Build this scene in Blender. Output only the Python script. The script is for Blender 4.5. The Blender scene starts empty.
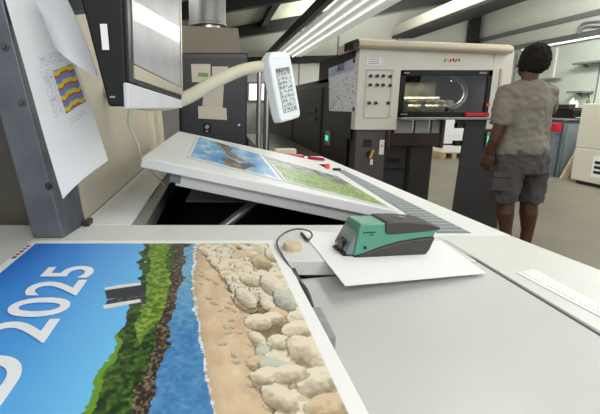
import bpy, bmesh, math, random
import numpy as np
from mathutils import Vector, Matrix, noise as mnoise
random.seed(7); RNG = np.random.RandomState(11)
SC = bpy.context.scene; COL = SC.collection
PI = math.pi
# ------------------------------------------------------------------ camera
F = 400.0; CX, CY = 217.0, 180.0; H = 1.28
PIT = math.atan(76/F)
FW = np.array([0, math.cos(PIT), -math.sin(PIT)]); RT = np.array([1., 0, 0]); UP = np.cross(RT, FW); CP = np.array([0, 0, H])
def ray(u, v): return FW + RT*(u-CX)/F - UP*(v-CY)/F
def onz(u, v, z): d = ray(u, v); return Vector(CP + d*(z-H)/d[2])
def ony(u, v, y): d = ray(u, v); return Vector(CP + d*y/d[1])
def onx(u, v, x): d = ray(u, v); return Vector(CP + d*x/d[0])
def onplane(u, v, p, n): d = Vector(ray(u, v)); c = Vector(CP); return c + d*((p-c).dot(n)/d.dot(n))
cam = bpy.data.objects.new('camera', bpy.data.cameras.new('camera')); COL.objects.link(cam); SC.camera = cam
cam.location = (0, 0, H); cam.rotation_euler = (PI/2-PIT, 0, 0)
cam.data.sensor_width = 36; cam.data.lens = F*36/600; cam.data.shift_x = (300-CX)/600; cam.data.shift_y = -(207-CY)/600
cam.data.clip_start = .02

# ------------------------------------------------------------------ materials
def lin(c):
    return tuple(((x/255)/12.92 if x/255 <= .04045 else ((x/255+.055)/1.055)**2.4) for x in c)
MC = {}
def mat(name, c, rough=.5, metal=0., var=.05, scale=12., bump=0., bscale=None, emit=None, coat=0.):
    if name in MC: return MC[name]
    m = bpy.data.materials.new(name); m.use_nodes = True; nt = m.node_tree; b = nt.nodes['Principled BSDF']
    b.inputs['Roughness'].default_value = rough; b.inputs['Metallic'].default_value = metal
    b.inputs['Coat Weight'].default_value = coat
    tc = nt.nodes.new('ShaderNodeTexCoord'); nz = nt.nodes.new('ShaderNodeTexNoise')
    nz.inputs['Scale'].default_value = scale; nz.inputs['Detail'].default_value = 5
    nt.links.new(tc.outputs['Object'], nz.inputs['Vector'])
    cr = nt.nodes.new('ShaderNodeValToRGB'); l = lin(c)
    cr.color_ramp.elements[0].position = .3; cr.color_ramp.elements[1].position = .7
    cr.color_ramp.elements[0].color = tuple(x*(1-var) for x in l)+(1,); cr.color_ramp.elements[1].color = tuple(min(1, x*(1+var)) for x in l)+(1,)
    nt.links.new(nz.outputs['Fac'], cr.inputs['Fac']); nt.links.new(cr.outputs['Color'], b.inputs['Base Color'])
    if bump:
        n2 = nt.nodes.new('ShaderNodeTexNoise'); n2.inputs['Scale'].default_value = bscale or scale*6; n2.inputs['Detail'].default_value = 4
        nt.links.new(tc.outputs['Object'], n2.inputs['Vector'])
        bp = nt.nodes.new('ShaderNodeBump'); bp.inputs['Strength'].default_value = bump; bp.inputs['Distance'].default_value = .01
        nt.links.new(n2.outputs['Fac'], bp.inputs['Height']); nt.links.new(bp.outputs['Normal'], b.inputs['Normal'])
    if emit:
        b.inputs['Emission Color'].default_value = lin(emit[0])+(1,); b.inputs['Emission Strength'].default_value = emit[1]
    MC[name] = m; return m
def paint_mat(name, rough=.45):
    if name in MC: return MC[name]
    m = bpy.data.materials.new(name); m.use_nodes = True; nt = m.node_tree; b = nt.nodes['Principled BSDF']
    b.inputs['Roughness'].default_value = rough
    at = nt.nodes.new('ShaderNodeAttribute'); at.attribute_name = 'ink'
    nt.links.new(at.outputs['Color'], b.inputs['Base Color']); MC[name] = m; return m
def glass_mat():
    m = bpy.data.materials.new('clear_glass'); m.use_nodes = True; nt = m.node_tree
    for n in list(nt.nodes): nt.nodes.remove(n)
    o = nt.nodes.new('ShaderNodeOutputMaterial'); mx = nt.nodes.new('ShaderNodeMixShader'); fr = nt.nodes.new('ShaderNodeFresnel')
    t = nt.nodes.new('ShaderNodeBsdfTransparent'); g = nt.nodes.new('ShaderNodeBsdfGlossy')
    t.inputs['Color'].default_value = (.8, .82, .82, 1); g.inputs['Roughness'].default_value = .03; fr.inputs['IOR'].default_value = 1.5
    nt.links.new(fr.outputs[0], mx.inputs[0]); nt.links.new(t.outputs[0], mx.inputs[1]); nt.links.new(g.outputs[0], mx.inputs[2]); nt.links.new(mx.outputs[0], o.inputs[0])
    return m
GLASS = glass_mat()
m_desk = mat('pale grey lacquer', (214, 215, 213), .33, var=.02, scale=5, bump=.015, bscale=300)
m_desk2 = mat('light grey lacquer', (202, 204, 203), .3, var=.02, scale=5)
m_deskw = mat('white lacquer', (224, 226, 228), .38, var=.015)
m_cream = mat('cream enamel', (216, 212, 203), .42, var=.03, scale=4)
m_cream2 = mat('warm cream enamel', (206, 192, 172), .42, var=.03, scale=4)
m_beige = mat('beige panel', (192, 184, 168), .5, var=.05, scale=3)
m_dark = mat('charcoal steel', (44, 42, 43), .35, var=.15, scale=5)
m_dark2 = mat('black brown steel', (40, 35, 33), .4, var=.2, scale=6)
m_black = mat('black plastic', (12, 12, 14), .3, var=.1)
m_rubber = mat('black rubber', (24, 24, 25), .6, var=.1)
m_steel = mat('blue grey steel', (104, 108, 116), .45, .5, var=.18, scale=16, bump=.03)
m_chrome = mat('brushed metal', (190, 190, 188), .25, .95, var=.05)
m_alu = mat('grey aluminium', (150, 154, 156), .38, .7, var=.05)
m_paper = mat('white paper', (238, 238, 240), .75, var=.01)
m_paper2 = mat('cream paper', (206, 198, 182), .8, var=.03)
m_white = mat('white plastic', (226, 232, 238), .35, var=.01)
m_ivory = mat('ivory plastic', (220, 214, 192), .4, var=.02)
m_red = mat('red plastic', (190, 28, 48), .4, var=.05)
m_orange = mat('orange plastic', (226, 92, 40), .4)
m_yellow = mat('yellow enamel', (222, 176, 50), .4)
m_green_led = mat('green lamp', (60, 220, 140), .3, emit=((60, 230, 150), 1.1))
m_grey = mat('mid grey enamel', (128, 130, 130), .45, var=.04)
m_bluegrey = mat('blue grey enamel', (112, 122, 132), .45, var=.06)
m_taupe = mat('taupe board', (128, 120, 106), .6, var=.05, scale=8)
m_wood = mat('pale timber', (186, 160, 120), .7, var=.15, scale=10)
m_tube = mat('lit tube', (250, 250, 245), .4, emit=((255, 252, 242), 1.25))

# ------------------------------------------------------------------ mesh building
class MB:
    def __init__(s): s.bm = bmesh.new(); s.mi = 0
    def hexa(s, p):  # 8 points: bottom ring 0-3, top ring 4-7
        v = [s.bm.verts.new(Vector(q)) for q in p]
        for f in ((3, 2, 1, 0), (4, 5, 6, 7), (0, 1, 5, 4), (1, 2, 6, 5), (2, 3, 7, 6), (3, 0, 4, 7)):
            fc = s.bm.faces.new([v[i] for i in f]); fc.material_index = s.mi
        return s
    def box(s, x0, x1, y0, y1, z0, z1):
        return s.hexa([(x0, y0, z0), (x1, y0, z0), (x1, y1, z0), (x0, y1, z0), (x0, y0, z1), (x1, y0, z1), (x1, y1, z1), (x0, y1, z1)])
    def obox(s, o, a, b, c):  # origin corner, three edge vectors
        o, a, b, c = map(Vector, (o, a, b, c))
        return s.hexa([o, o+a, o+a+b, o+b, o+c, o+a+c, o+a+b+c, o+b+c])
    def prism(s, pts, ext):  # polygon of 3-D points extruded by a vector
        e = Vector(ext); a = [s.bm.verts.new(Vector(p)) for p in pts]; b = [s.bm.verts.new(Vector(p)+e) for p in pts]
        n = len(a); fs = [s.bm.faces.new(a[::-1]), s.bm.faces.new(b)]
        for i in range(n): fs.append(s.bm.faces.new([a[i], a[(i+1) % n], b[(i+1) % n], b[i]]))
        for f in fs: f.material_index = s.mi
        return s
    def loft(s, rings, cap=True):
        R = [[s.bm.verts.new(Vector(p)) for p in r] for r in rings]; n = len(R[0])
        for a, b in zip(R, R[1:]):
            for i in range(n): s.bm.faces.new([a[i], a[(i+1) % n], b[(i+1) % n], b[i]]).material_index = s.mi
        if cap: s.bm.faces.new(R[0][::-1]).material_index = s.mi; s.bm.faces.new(R[-1]).material_index = s.mi
        return s
    def tube(s, path, rad, n=12, flat=1.0):
        P = [Vector(p) for p in path]; rr = rad if isinstance(rad, (list, tuple)) else [rad]*len(P)
        rings = []; ref = None
        for i, p in enumerate(P):
            t = (P[min(i+1, len(P)-1)]-P[max(i-1, 0)]).normalized()
            if ref is None: ref = Vector((0, 0, 1)) if abs(t.z) < .9 else Vector((1, 0, 0))
            a = (ref - t*ref.dot(t)).normalized(); b = t.cross(a); ref = a
            rings.append([p + (a*math.cos(k*2*PI/n) + b*math.sin(k*2*PI/n)*flat)*rr[i] for k in range(n)])
        return s.loft(rings)
    def cyl(s, p0, p1, r, n=20, r1=None): return s.tube([p0, p1], [r, r if r1 is None else r1], n)
    def ball(s, c, r, sub=3):
        c = Vector(c); r = Vector(r) if hasattr(r, '__len__') else Vector((r, r, r))
        g = bmesh.ops.create_icosphere(s.bm, subdivisions=sub, radius=1)
        for v in g['verts']: v.co = Vector((v.co.x*r.x, v.co.y*r.y, v.co.z*r.z)) + c
        return s
    def build(s, name, mats, parent=None, bevel=0., smooth=False, loc=None, seg=2, sharp=40):
        bmesh.ops.recalc_face_normals(s.bm, faces=s.bm.faces)
        off = Vector((0, 0, 0))
        if parent is not None:
            q = parent
            while q is not None: off = off + Vector(q.location); q = q.parent
        elif loc is not None: off = Vector(loc)
        else:
            c = [v.co for v in s.bm.verts]
            off = Vector(((min(p.x for p in c)+max(p.x for p in c))/2, (min(p.y for p in c)+max(p.y for p in c))/2, min(p.z for p in c)))
        for v in s.bm.verts: v.co -= off
        me = bpy.data.meshes.new(name); s.bm.to_mesh(me); s.bm.free()
        for m in (mats if isinstance(mats, (list, tuple)) else [mats]): me.materials.append(m)
        o = bpy.data.objects.new(name, me); COL.objects.link(o)
        if parent is not None: o.parent = parent
        else: o.location = off
        if bevel:
            md = o.modifiers.new('bevel', 'BEVEL'); md.width = bevel; md.segments = seg; md.limit_method = 'ANGLE'; md.angle_limit = math.radians(35)
        if smooth:
            me.polygons.foreach_set('use_smooth', [True]*len(me.polygons))
            me.set_sharp_from_angle(angle=math.radians(sharp))
        return o
def smoothpath(pts, n=8):
    P = [Vector(p) for p in pts]; out = []
    for i in range(len(P)-1):
        p0, p1, p2, p3 = P[max(i-1, 0)], P[i], P[i+1], P[min(i+2, len(P)-1)]
        for k in range(n):
            t = k/n
            out.append(.5*((2*p1)+(p2-p0)*t+(2*p0-5*p1+4*p2-p3)*t*t+(3*p1-p0-3*p2+p3)*t**3))
    return out+[P[-1]]
def tag(o, label, cat, group=None):
    o['label'] = label; o['category'] = cat
    if group: o['group'] = group
    return o
def thing(name, label, cat, loc, group=None):
    o = bpy.data.objects.new(name, None); COL.objects.link(o); o.location = loc; o.empty_display_size = .1
    return tag(o, label, cat, group)
def struct(o): o['kind'] = 'structure'; return o
def painted(name, fn, S, T, surf, parent=None, rough=.45, thick=.0008, off=0.):
    """A sheet: surf(s,t) -> 3-D point, fn(S,T) -> sRGB array. S, T are grid resolutions."""
    ss, tt = np.meshgrid(np.linspace(0, 1, S), np.linspace(0, 1, T))
    P = surf(ss, tt).reshape(-1, 3)
    col = np.clip(fn(ss, tt), 0, 255).reshape(-1, 3)/255.
    L = np.where(col <= .04045, col/12.92, ((col+.055)/1.055)**2.4)
    idx = np.arange(S*T).reshape(T, S)
    q = np.stack([idx[:-1, :-1], idx[:-1, 1:], idx[1:, 1:], idx[1:, :-1]], -1).reshape(-1, 4)
    offv = np.zeros(3)
    if parent is not None:
        w = parent
        while w is not None: offv = offv + np.array(w.location); w = w.parent
    else: offv = np.array([P[:, 0].mean(), P[:, 1].mean(), P[:, 2].min()])
    me = bpy.data.meshes.new(name); me.from_pydata((P-offv).tolist(), [], q.tolist())
    a = me.color_attributes.new('ink', 'FLOAT_COLOR', 'POINT')
    a.data.foreach_set('color', np.concatenate([L, np.ones((len(L), 1))], 1).astype(np.float32).ravel())
    me.materials.append(paint_mat('printed paper %.2f' % rough, rough))
    o = bpy.data.objects.new(name, me); COL.objects.link(o)
    me.polygons.foreach_set('use_smooth', [True]*len(me.polygons))
    if parent is not None: o.parent = parent
    else: o.location = offv
    md = o.modifiers.new('thickness', 'SOLIDIFY'); md.thickness = thick; md.offset = -1
    return o
def bil(p00, p10, p11, p01, lift=None):
    a, b, c, d = [np.array(p) for p in (p00, p10, p11, p01)]
    def f(s, t):
        s3, t3 = s[..., None], t[..., None]
        P = (1-s3)*(1-t3)*a + s3*(1-t3)*b + s3*t3*c + (1-s3)*t3*d
        return P if lift is None else P + lift(s3, t3)
    return f
# numpy noise
_tab = RNG.rand(256, 256)
def vn(x, y):
    xi, yi = np.floor(x).astype(int), np.floor(y).astype(int); fx, fy = x-xi, y-yi
    fx = fx*fx*(3-2*fx); fy = fy*fy*(3-2*fy); g = lambda a, b: _tab[a % 256, b % 256]
    return (g(xi, yi)*(1-fx)+g(xi+1, yi)*fx)*(1-fy)+(g(xi, yi+1)*(1-fx)+g(xi+1, yi+1)*fx)*fy
def fbm(x, y, o=4):
    r = 0; a = .5
    for i in range(o): r = r+a*vn(x*2**i+17*i, y*2**i+31*i); a *= .5
    return r
def inpoly(x, y, poly):
    r = np.zeros(x.shape, bool); n = len(poly)
    for i in range(n):
        (x0, y0), (x1, y1) = poly[i], poly[(i+1) % n]
        if y0 == y1: continue
        c = ((y0 > y) != (y1 > y)) & (x < (x1-x0)*(y-y0)/(y1-y0)+x0); r ^= c
    return r
def mixc(a, b, f): f = np.clip(f, 0, 1)[..., None]; return np.array(a, float)*(1-f)+np.array(b, float)*f
def ramp(x, xs, ys): return np.interp(x, xs, ys)

# ================================================================== ROOM
YB = 12.1; XR = 7.5
def roofz(x): return 3.02+.16*x
m_floor = mat('worn concrete', (124, 117, 108), .42, var=.12, scale=1.3, bump=.02)
m_wall = mat('off white wall sheet', (226, 226, 222), .6, var=.03, scale=2)
m_wallg = mat('pale green wall sheet', (208, 217, 210), .55, var=.03, scale=2)
m_roof = mat('pale green roof sheet', (206, 210, 186), .6, var=.06, scale=1)
m_beam = mat('dark beam paint', (26, 26, 30), .5, var=.1)
struct(MB().box(-3.2, XR+.1, -2.5, YB+.1, -.1, 0).build('floor', m_floor))
b = MB(); b.hexa([(XR, -2.5, 0), (XR+.1, -2.5, 0), (XR+.1, YB, 0), (XR, YB, 0), (XR, -2.5, 2.55), (XR+.1, -2.5, 2.55), (XR+.1, YB, 2.55), (XR, YB, 2.55)])
struct(b.build('wall_right_lower', m_wallg))
struct(MB().box(XR, XR+.1, -2.5, YB, 2.55, roofz(XR)).build('wall_right', m_wall))
b = MB(); b.prism([(-3.2, YB, 0), (XR+.1, YB, 0), (XR+.1, YB, roofz(XR)), (-3.2, YB, roofz(-3.2))], (0, .1, 0)); struct(b.build('wall_back', m_wall))
b = MB(); b.box(-3.3, -3.2, -2.5, YB, 0, roofz(-3.2)); struct(b.build('wall_left', m_taupe))
b = MB(); b.prism([(-3.3, -2.5, roofz(-3.3)), (XR+.1, -2.5, roofz(XR+.1)), (XR+.1, -2.5, roofz(XR+.1)+.06), (-3.3, -2.5, roofz(-3.3)+.06)], (0, YB+2.7, 0)); struct(b.build('ceiling', m_roof))
# rafters running with the slope, purlins along the hall
tn = [0]
def trim(bd, m):
    tn[0] += 1; return struct(bd.build('trim_%d' % tn[0], m))
for y, h in ((10.0, .26), (7.0, .26), (4.0, .26)):
    b = MB(); b.prism([(-3.2, y, roofz(-3.2)), (XR, y, roofz(XR)), (XR, y, roofz(XR)-h), (-3.2, y, roofz(-3.2)-h)], (0, .16, 0)); trim(b, m_beam)
b = MB(); b.prism([(-3.2, YB-.1, 2.52), (XR, YB-.1, 2.75), (XR, YB-.1, 2.55), (-3.2, YB-.1, 2.32)], (0, .1, 0)); trim(b, m_beam)
for u, v in ((277, 0),):
    d = ray(u, v); k = (roofz(1.0)-H-.05)/d[2]; x = d[0]*k
    b = MB(); b.box(x-.06, x+.06, 4.2, 10.0, roofz(x)-.14, roofz(x)-.005); trim(b, m_beam)
x = 5.05; z = 3.12   # pale box girder along the hall with a dark lower flange
trim(MB().box(x, x+.5, 4.2, YB-.1, z+.06, z+.34), m_cream)
trim(MB().box(x-.05, x+.55, 4.2, YB-.1, z, z+.06), m_beam)
trim(MB().box(XR-.36, XR-.12, YB-.3, YB-.1, 0, 3.9), m_beam)           # corner column
for yy in (9.2, 7.0):
    trim(MB().box(XR-.03, XR, yy-.03, yy+.03, 0, 2.5), m_wall)          # cover strips on the lower wall
for yy in (10.4, 8.1, 6.2):
    trim(MB().box(XR-.012, XR, yy-.012, yy+.012, 0, 2.5), m_grey)
b = MB(); b.box(XR-.07, XR, 3, YB-.1, 3.0, 3.1); trim(b, m_grey)        # wall rail
b = MB(); b.box(XR-.05, XR, 3, YB-.1, 2.62, 2.72); trim(b, m_alu)
for xx in (2.4, 3.5, 5.2): trim(MB().box(xx-.02, xx+.02, YB-.012, YB, 0, 3.4), m_grey)
# bright far doorway window in the back wall
p0 = ony(249, 100, YB-.03); p1 = ony(264, 84, YB-.03)
b = MB(); b.box(p0.x, p1.x, YB-.03, YB-.005, p0.z, p1.z)
o = struct(b.build('window_1', mat('day lit pane', (250, 250, 250), .3, emit=((250, 250, 245), 3.0))))
b = MB()
for x0, x1, z0, z1 in ((p0.x-.06, p0.x, p0.z-.06, p1.z+.06), (p1.x, p1.x+.06, p0.z-.06, p1.z+.06), (p0.x, p1.x, p1.z, p1.z+.06), (p0.x, p1.x, p0.z-.06, p0.z)): b.box(x0, x1, YB-.05, YB-.002, z0, z1)
trim(b, m_grey)

# ================================================================== LIGHT FIXTURES
t = thing('batten_light', 'long ribbed white light fitting running above the press', 'ceiling light', (2.0, 5.0, 2.58))
b = MB()
N = 15
prof = []
for i in range(N):
    x = 1.66+i*(.7/(N-1)); prof.append((x, 2.585+(.03 if i % 2 else 0)))
pts = [(x, 4.6, z) for x, z in prof]+[(2.36, 4.6, 2.68), (1.66, 4.6, 2.68)]
b.prism(pts, (0, 7.2, 0)); b.build('ribbed_diffuser', mat('lit ribbed diffuser', (226, 226, 222), .35, .0, var=.03, emit=((250, 250, 244), .26)), t)
for x in (1.70, 1.90, 2.12):
    MB().tube([(x, 4.7, 2.574), (x, 11.7, 2.574)], .010, 10).build('tube', m_tube, t, smooth=True)
for y in (5.5, 8.5, 11.2):
    MB().cyl((2.0, y, 2.68), (2.0, y, roofz(2.0)+.02), .006, 8).build('hanger', m_grey, t)
trim(MB().box(1.45, 1.55, 4.3, YB-.1, 2.62, 2.78), m_beam)
t = thing('strip_light', 'thin glowing strip light along the right wall', 'wall light', (XR-.05, 7, 2.56))
MB().box(XR-.06, XR-.012, 4, 10.2, 2.555, 2.60).build('tray', m_white, t)
MB().tube([(XR-.075, 4.05, 2.575), (XR-.075, 10.15, 2.575)], .017, 10).build('tube', m_tube, t, smooth=True)

# ================================================================== CONSOLE DESK
TZ = .98
D = thing('press_console', 'long pale grey press control desk with a raised tilting table', 'desk', (.1, 1.0, 0))
XGL, XGR = .508, .524
def desk(bd, name, m, parent=D, bevel=.002, **k): return bd.build(name, m, parent, bevel, **k)
b = MB(); b.box(-.60, .141, -.1, .735, TZ-.03, TZ); b.box(-.60, .506, .735, .972, TZ-.03, TZ); desk(b, 'worktop', m_desk)
b = MB(); b.hexa([(.161, -.1, TZ-.08), (XGL, -.1, TZ-.06), (XGL, .734, TZ-.06), (.161, .734, TZ-.08), (.161, -.1, TZ-.036), (XGL, -.1, TZ-.001), (XGL, .734, TZ-.001), (.161, .734, TZ-.036)]); desk(b, 'sloped_panel', m_desk2, bevel=.004)
b = MB(); b.hexa([(XGR, -.1, TZ-.04), (.80, -.1, TZ-.04), (.684, .885, TZ-.04), (XGR-.018, .885, TZ-.04), (XGR, -.1, TZ), (.80, -.1, TZ), (.684, .885, TZ), (XGR-.018, .885, TZ)]); desk(b, 'side_panel', m_desk, bevel=.003)
b = MB(); b.box(XGL+.001, XGR+.002, -.1, .86, TZ-.03, TZ-.012); b.tube([(XGL+.006, -.1, TZ-.006), (XGL+.005, .86, TZ-.006)], .0065, 10); desk(b, 'groove_rail', m_alu, bevel=0, smooth=True)
# right rail with the slatted grey strip
b = MB(); b.hexa([(.502, .889, TZ-.05), (.684, .889, TZ-.05), (.612, 2.32, TZ-.05), (.50, 2.32, TZ-.05), (.502, .889, TZ), (.684, .889, TZ), (.612, 2.32, TZ), (.50, 2.32, TZ)]); desk(b, 'rail_top', m_deskw)
b = MB(); n = 34
b.hexa([(.520, .905, TZ), (.600, .905, TZ), (.585, 1.82, TZ), (.552, 1.82, TZ), (.520, .905, TZ+.0012), (.600, .905, TZ+.0012), (.585, 1.82, TZ+.0012), (.552, 1.82, TZ+.0012)])
desk(b, 'slatted_strip', mat('slate grey strip', (126, 134, 140), .4, .2, var=.05), bevel=0)
b = MB()
for i in range(n):
    f = (i+.5)/n; y = .905+f*.915; xl = .520+f*.032; xr = .600-f*.015
    b.box(xl+.004, xr-.004, y-.004, y+.004, TZ+.001, TZ+.0028)
desk(b, 'slat_ridges', mat('pale ridge', (160, 167, 172), .35, .3), bevel=0)
b = MB(); b.box(-.185, .50, 2.10, 2.32, TZ-.05, TZ); desk(b, 'far_top', m_deskw)
b = MB(); b.box(-.345, -.22, .973, 2.32, TZ-.05, TZ); desk(b, 'ledge', m_deskw)
b = MB(); b.box(-.22, -.185, .973, 2.32, TZ-.06, TZ-.006); desk(b, 'ledge_trim', m_grey)
b = MB(); b.box(-.60, .67, -.05, .93, 0, TZ-.11); desk(b, 'base_cabinet', m_cream)
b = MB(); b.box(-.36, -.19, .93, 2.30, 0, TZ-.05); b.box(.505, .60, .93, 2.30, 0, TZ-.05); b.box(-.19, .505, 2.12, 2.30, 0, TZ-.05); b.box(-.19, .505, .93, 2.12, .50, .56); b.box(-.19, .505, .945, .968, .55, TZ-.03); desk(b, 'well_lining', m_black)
# beige back board with cream end trims
b = MB(); b.hexa([(-.36, 1.0, TZ), (-.345, 1.0, TZ), (-.345, 2.5, TZ), (-.36, 2.5, TZ), (-.42, 1.0, 1.75), (-.40, 1.0, 1.75), (-.40, 2.5, 1.75), (-.42, 2.5, 1.75)]); desk(b, 'back_board', m_beige)
b = MB()
for y in (2.1, 2.44): b.hexa([(-.345, y, TZ), (-.32, y, TZ), (-.32, y+.05, TZ), (-.345, y+.05, TZ), (-.40, y, 1.75), (-.375, y, 1.75), (-.375, y+.05, 1.75), (-.40, y+.05, 1.75)])
desk(b, 'board_trim', m_ivory)
b = MB(); b.box(-1.3, -.43, 1.02, 2.4, 0, 1.9); desk(b, 'side_housing', mat('olive grey housing', (84, 81, 72), .55, var=.1))
# tilting table
A = Vector((-.2, 1.06, 1.141)); W = Vector((.50, 1.06, .990))-A; wl = W.length; wn = W.normalized(); DY = Vector((0, 1, 0)); NN = wn.cross(DY).normalized()
if NN.z < 0: NN = -NN
YS = 1.04
b = MB(); b.obox(A-NN*.028, W, DY*YS, NN*.028); tilt = desk(b, 'tilt_table', m_deskw, bevel=.0025)
b = MB(); b.obox(A+wn*.10+DY*.02-NN*.062, W*.83, DY*(YS-.05), NN*.034); b.build('tray', m_desk2, tilt, .002)
b = MB(); b.obox(A+wn*.082+DY*.018-NN*.055, wn*.03, DY*.05, NN*.027); b.build('bracket', m_bluegrey, tilt, .002)
b = MB(); b.tube([(.0, 1.16, .90), (.18, 1.26, 1.015)], .014, 12); b.box(-.03, .03, 1.14, 1.18, .55, .905); b.build('strut', m_alu, tilt, smooth=True)
b = MB(); b.hexa([(-.10, 1.25, .97), (.12, 1.3, .955), (.12, 1.7, .97), (-.07, 1.7, .99), (-.10, 1.25, .975), (.12, 1.3, .96), (.12, 1.7, .975), (-.07, 1.7, .995)]); b.build('baffle', m_grey, tilt)
def onslab(u, v, h=.0): return onplane(u, v, A+NN*h, NN)

# ================================================================== CALENDAR SHEET
SH = .0022
def tab(u, v): return onz(u, v, TZ+SH)
c_tr = Vector((.130, .848, TZ+SH)); ax = Vector((-math.cos(.02), -math.sin(.0), 0)); ay = Vector((.036, -1, 0)).normalized()
SW, SL = .542, .745
def sheet_surf(s, t):   # s: from right to left, t: from far edge to near
    P = np.array(c_tr)+s[..., None]*SW*np.array(ax)+t[..., None]*SL*np.array(ay)
    P[..., 2] += .001*(1+np.sin(s*5+1))*np.sin(t*4)**2
    return P
def to_px(P):
    d = P-CP; z = d@FW; return CX+F*(d@RT)/z, CY-F*(d@UP)/z
def calendar_ink(s, t):
    P = sheet_surf(s, t); U, V = to_px(P)
    n1 = fbm(s*30, t*30); n2 = fbm(s*95+5, t*130); n3 = fbm(s*220, t*220, 2)
    # sky
    f = np.clip((.46-(s-.5))/1.0, 0, 1)
    sky = mixc((26, 100, 208), (122, 205, 252), np.clip(1.5-s*1.35-.0*t+.25*(t-.3), 0, 1))
    c = sky
    # headland outline (in the picture's own coordinates) wobble
    wob = (n1-.47)*16; Uw = U+wob; Vw = V+(n2-.47)*8
    head = inpoly(Uw, Vw, [(145, 240), (140, 262), (139, 284), (134, 300), (122, 330), (102, 365), (78, 420), (40, 600), (-60, 900), (60, 900), (112, 600), (146, 414), (158, 375), (168, 340), (175, 310), (181, 285), (184, 270), (190, 240)])
    green = mixc((22, 44, 20), (84, 122, 42), (n2-.3)*2.4)
    lit = inpoly(Uw, Vw, [(150, 240), (172, 240), (166, 268), (176, 285), (166, 310), (140, 345), (136, 330), (146, 295), (150, 270)])
    green = np.where(lit[..., None], mixc((70, 108, 34), (158, 178, 72), (n2-.25)*2), green)
    cliff = inpoly(Uw, Vw, [(174, 240), (170, 280), (160, 325), (146, 368), (128, 420), (60, 700), (112, 640), (146, 414), (158, 375), (168, 340), (175, 310), (181, 285), (184, 270), (190, 240)])
    rock = mixc((40, 32, 26), (176, 158, 132), (n3-.28)*2.3)
    green = np.where(cliff[..., None], rock, green)
    edge = inpoly(Uw, Vw, [(120, 330), (102, 365), (78, 420), (40, 600), (50, 600), (86, 420), (108, 368), (124, 338)])
    green = np.where(edge[..., None], np.array((104, 150, 40.)), green)
    # sea, foam, sand
    base = np.zeros_like(c)+np.array((216, 190, 160.))
    base = mixc((206, 178, 146), (228, 206, 178), (n1-.3)*2)
    seaR = ramp(V, [240, 275, 300, 345, 380, 414, 600], [196, 192, 193, 201, 206, 213, 240])+(n1-.47)*6
    sea = U < seaR
    seac = mixc((62, 122, 182), (128, 182, 212), (n2-.3)*1.1+np.clip((330-V)/90, 0, .5))
    base = np.where(sea[..., None], seac, base)
    foam = (np.abs(U-seaR-1) < .4+7*(n2-.40))
    base = np.where(foam[..., None], np.array((240, 244, 246.)), base)
    wet = np.clip(1-(U-seaR-3)/10, 0, 1)*(U > seaR); base = base*(1-.10*wet[..., None])
    bed = U > ramp(V, [238, 250, 280, 310, 350, 414, 600], [194, 202, 229, 247, 256, 292, 340])+(n1-.47)*14
    base = np.where(bed[..., None], mixc(mixc((84, 68, 50), (150, 128, 100), (n2-.3)*2), (196, 172, 144), (V-300)/90), base)
    rt = U > ramp(V, [240, 270, 286, 322, 370, 414, 600], [180, 172, 164, 152, 140, 122, 50])
    c = np.where((rt & ~head)[..., None], base, c)
    c = np.where(head[..., None], green, c)
    # stones, small far ones first then the large ones on the right side
    rs = np.random.RandomState(5); st = []
    edge_ = lambda v: float(np.interp(v, [238, 250, 280, 310, 350, 414, 600], [194, 202, 229, 247, 256, 292, 340]))
    for k in range(420):
        v = rs.uniform(240, 300)**1; lo = edge_(v); u = lo+rs.rand()**1.3*(300-lo); st.append((u, v, 2.2+(u-196)*.055+(v-240)*.06+rs.uniform(-.6, 1.6), 0))
    for k in range(95):
        v = rs.uniform(285, 430); lo = edge_(v)-6; u = lo+rs.rand()**.8*(355-lo); st.append((u, v, 6+(u-lo)*.08+(v-285)*.10+rs.uniform(-2, 4), 0))
    for k in range(46):
        v = rs.uniform(270, 410); lo = edge_(v); u = lo-rs.rand()**2*34; st.append((u, v, rs.uniform(1.6, 3.4)+(v-270)*.02, 1))
    big = [(262, 262, 10), (278, 254, 12), (252, 280, 12), (272, 285, 13), (246, 298, 13), (285, 300, 13), (296, 330, 15), (280, 342, 13), (306, 352, 22), (318, 382, 22), (332, 408, 26), (289, 374, 19), (281, 398, 20), (262, 378, 12)]
    st.sort(key=lambda q: (q[1], q[0]))
    for u, v, r in big: st.append((u, v, r*1.0, 0))
    st = [q for q in st if q[3]]+[q for q in st if not q[3]]
    for u, v, r, kind in st:
        ang = rs.uniform(-.45, .45); e = rs.uniform(.5, .72); ca, sa = math.cos(ang+.35), math.sin(ang+.35)
        dx, dy = U-u, V-v; m0 = (np.abs(dx) < 1.6*r) & (np.abs(dy) < 1.6*r)
        if not m0.any(): continue
        x = (dx*ca+dy*sa)/r; y = (-dx*sa+dy*ca)/(r*e); q = x*x+y*y+(n1-.47)*.5
        tone = rs.choice([0, 0, 0, 0, 0, 1, 1, 2]); hi = [(230, 219, 198), (214, 194, 160), (200, 203, 190)][tone]; lo = [(122, 104, 82), (104, 82, 58), (112, 112, 100)][tone]
        if kind: hi, lo = (206, 190, 166), (150, 134, 116)
        sh = mixc(lo, hi, .55-.55*y-.15*x+(n2-.47)*.8+.25)
        dk = (q >= 1) & (q < 1.3) & (y > 0) & m0
        c = np.where(dk[..., None], c*(.6 if v < 310 else .78), c)
        c = np.where(((q < 1) & m0)[..., None], sh, c)
    # ruined tower on the headland
    tw = inpoly(U, V, [(105, 292), (107, 288), (118, 286), (146, 284), (146, 297), (128, 297), (107, 299)])
    c = np.where(tw[..., None], np.array((40, 46, 60.)), c)
    tw = inpoly(U, V, [(104, 306), (108, 300), (118, 298), (146, 292), (146, 304), (122, 305)]); c = np.where(tw[..., None], mixc((34, 36, 44), (150, 150, 150), (n3-.3)*2), c)
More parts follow.
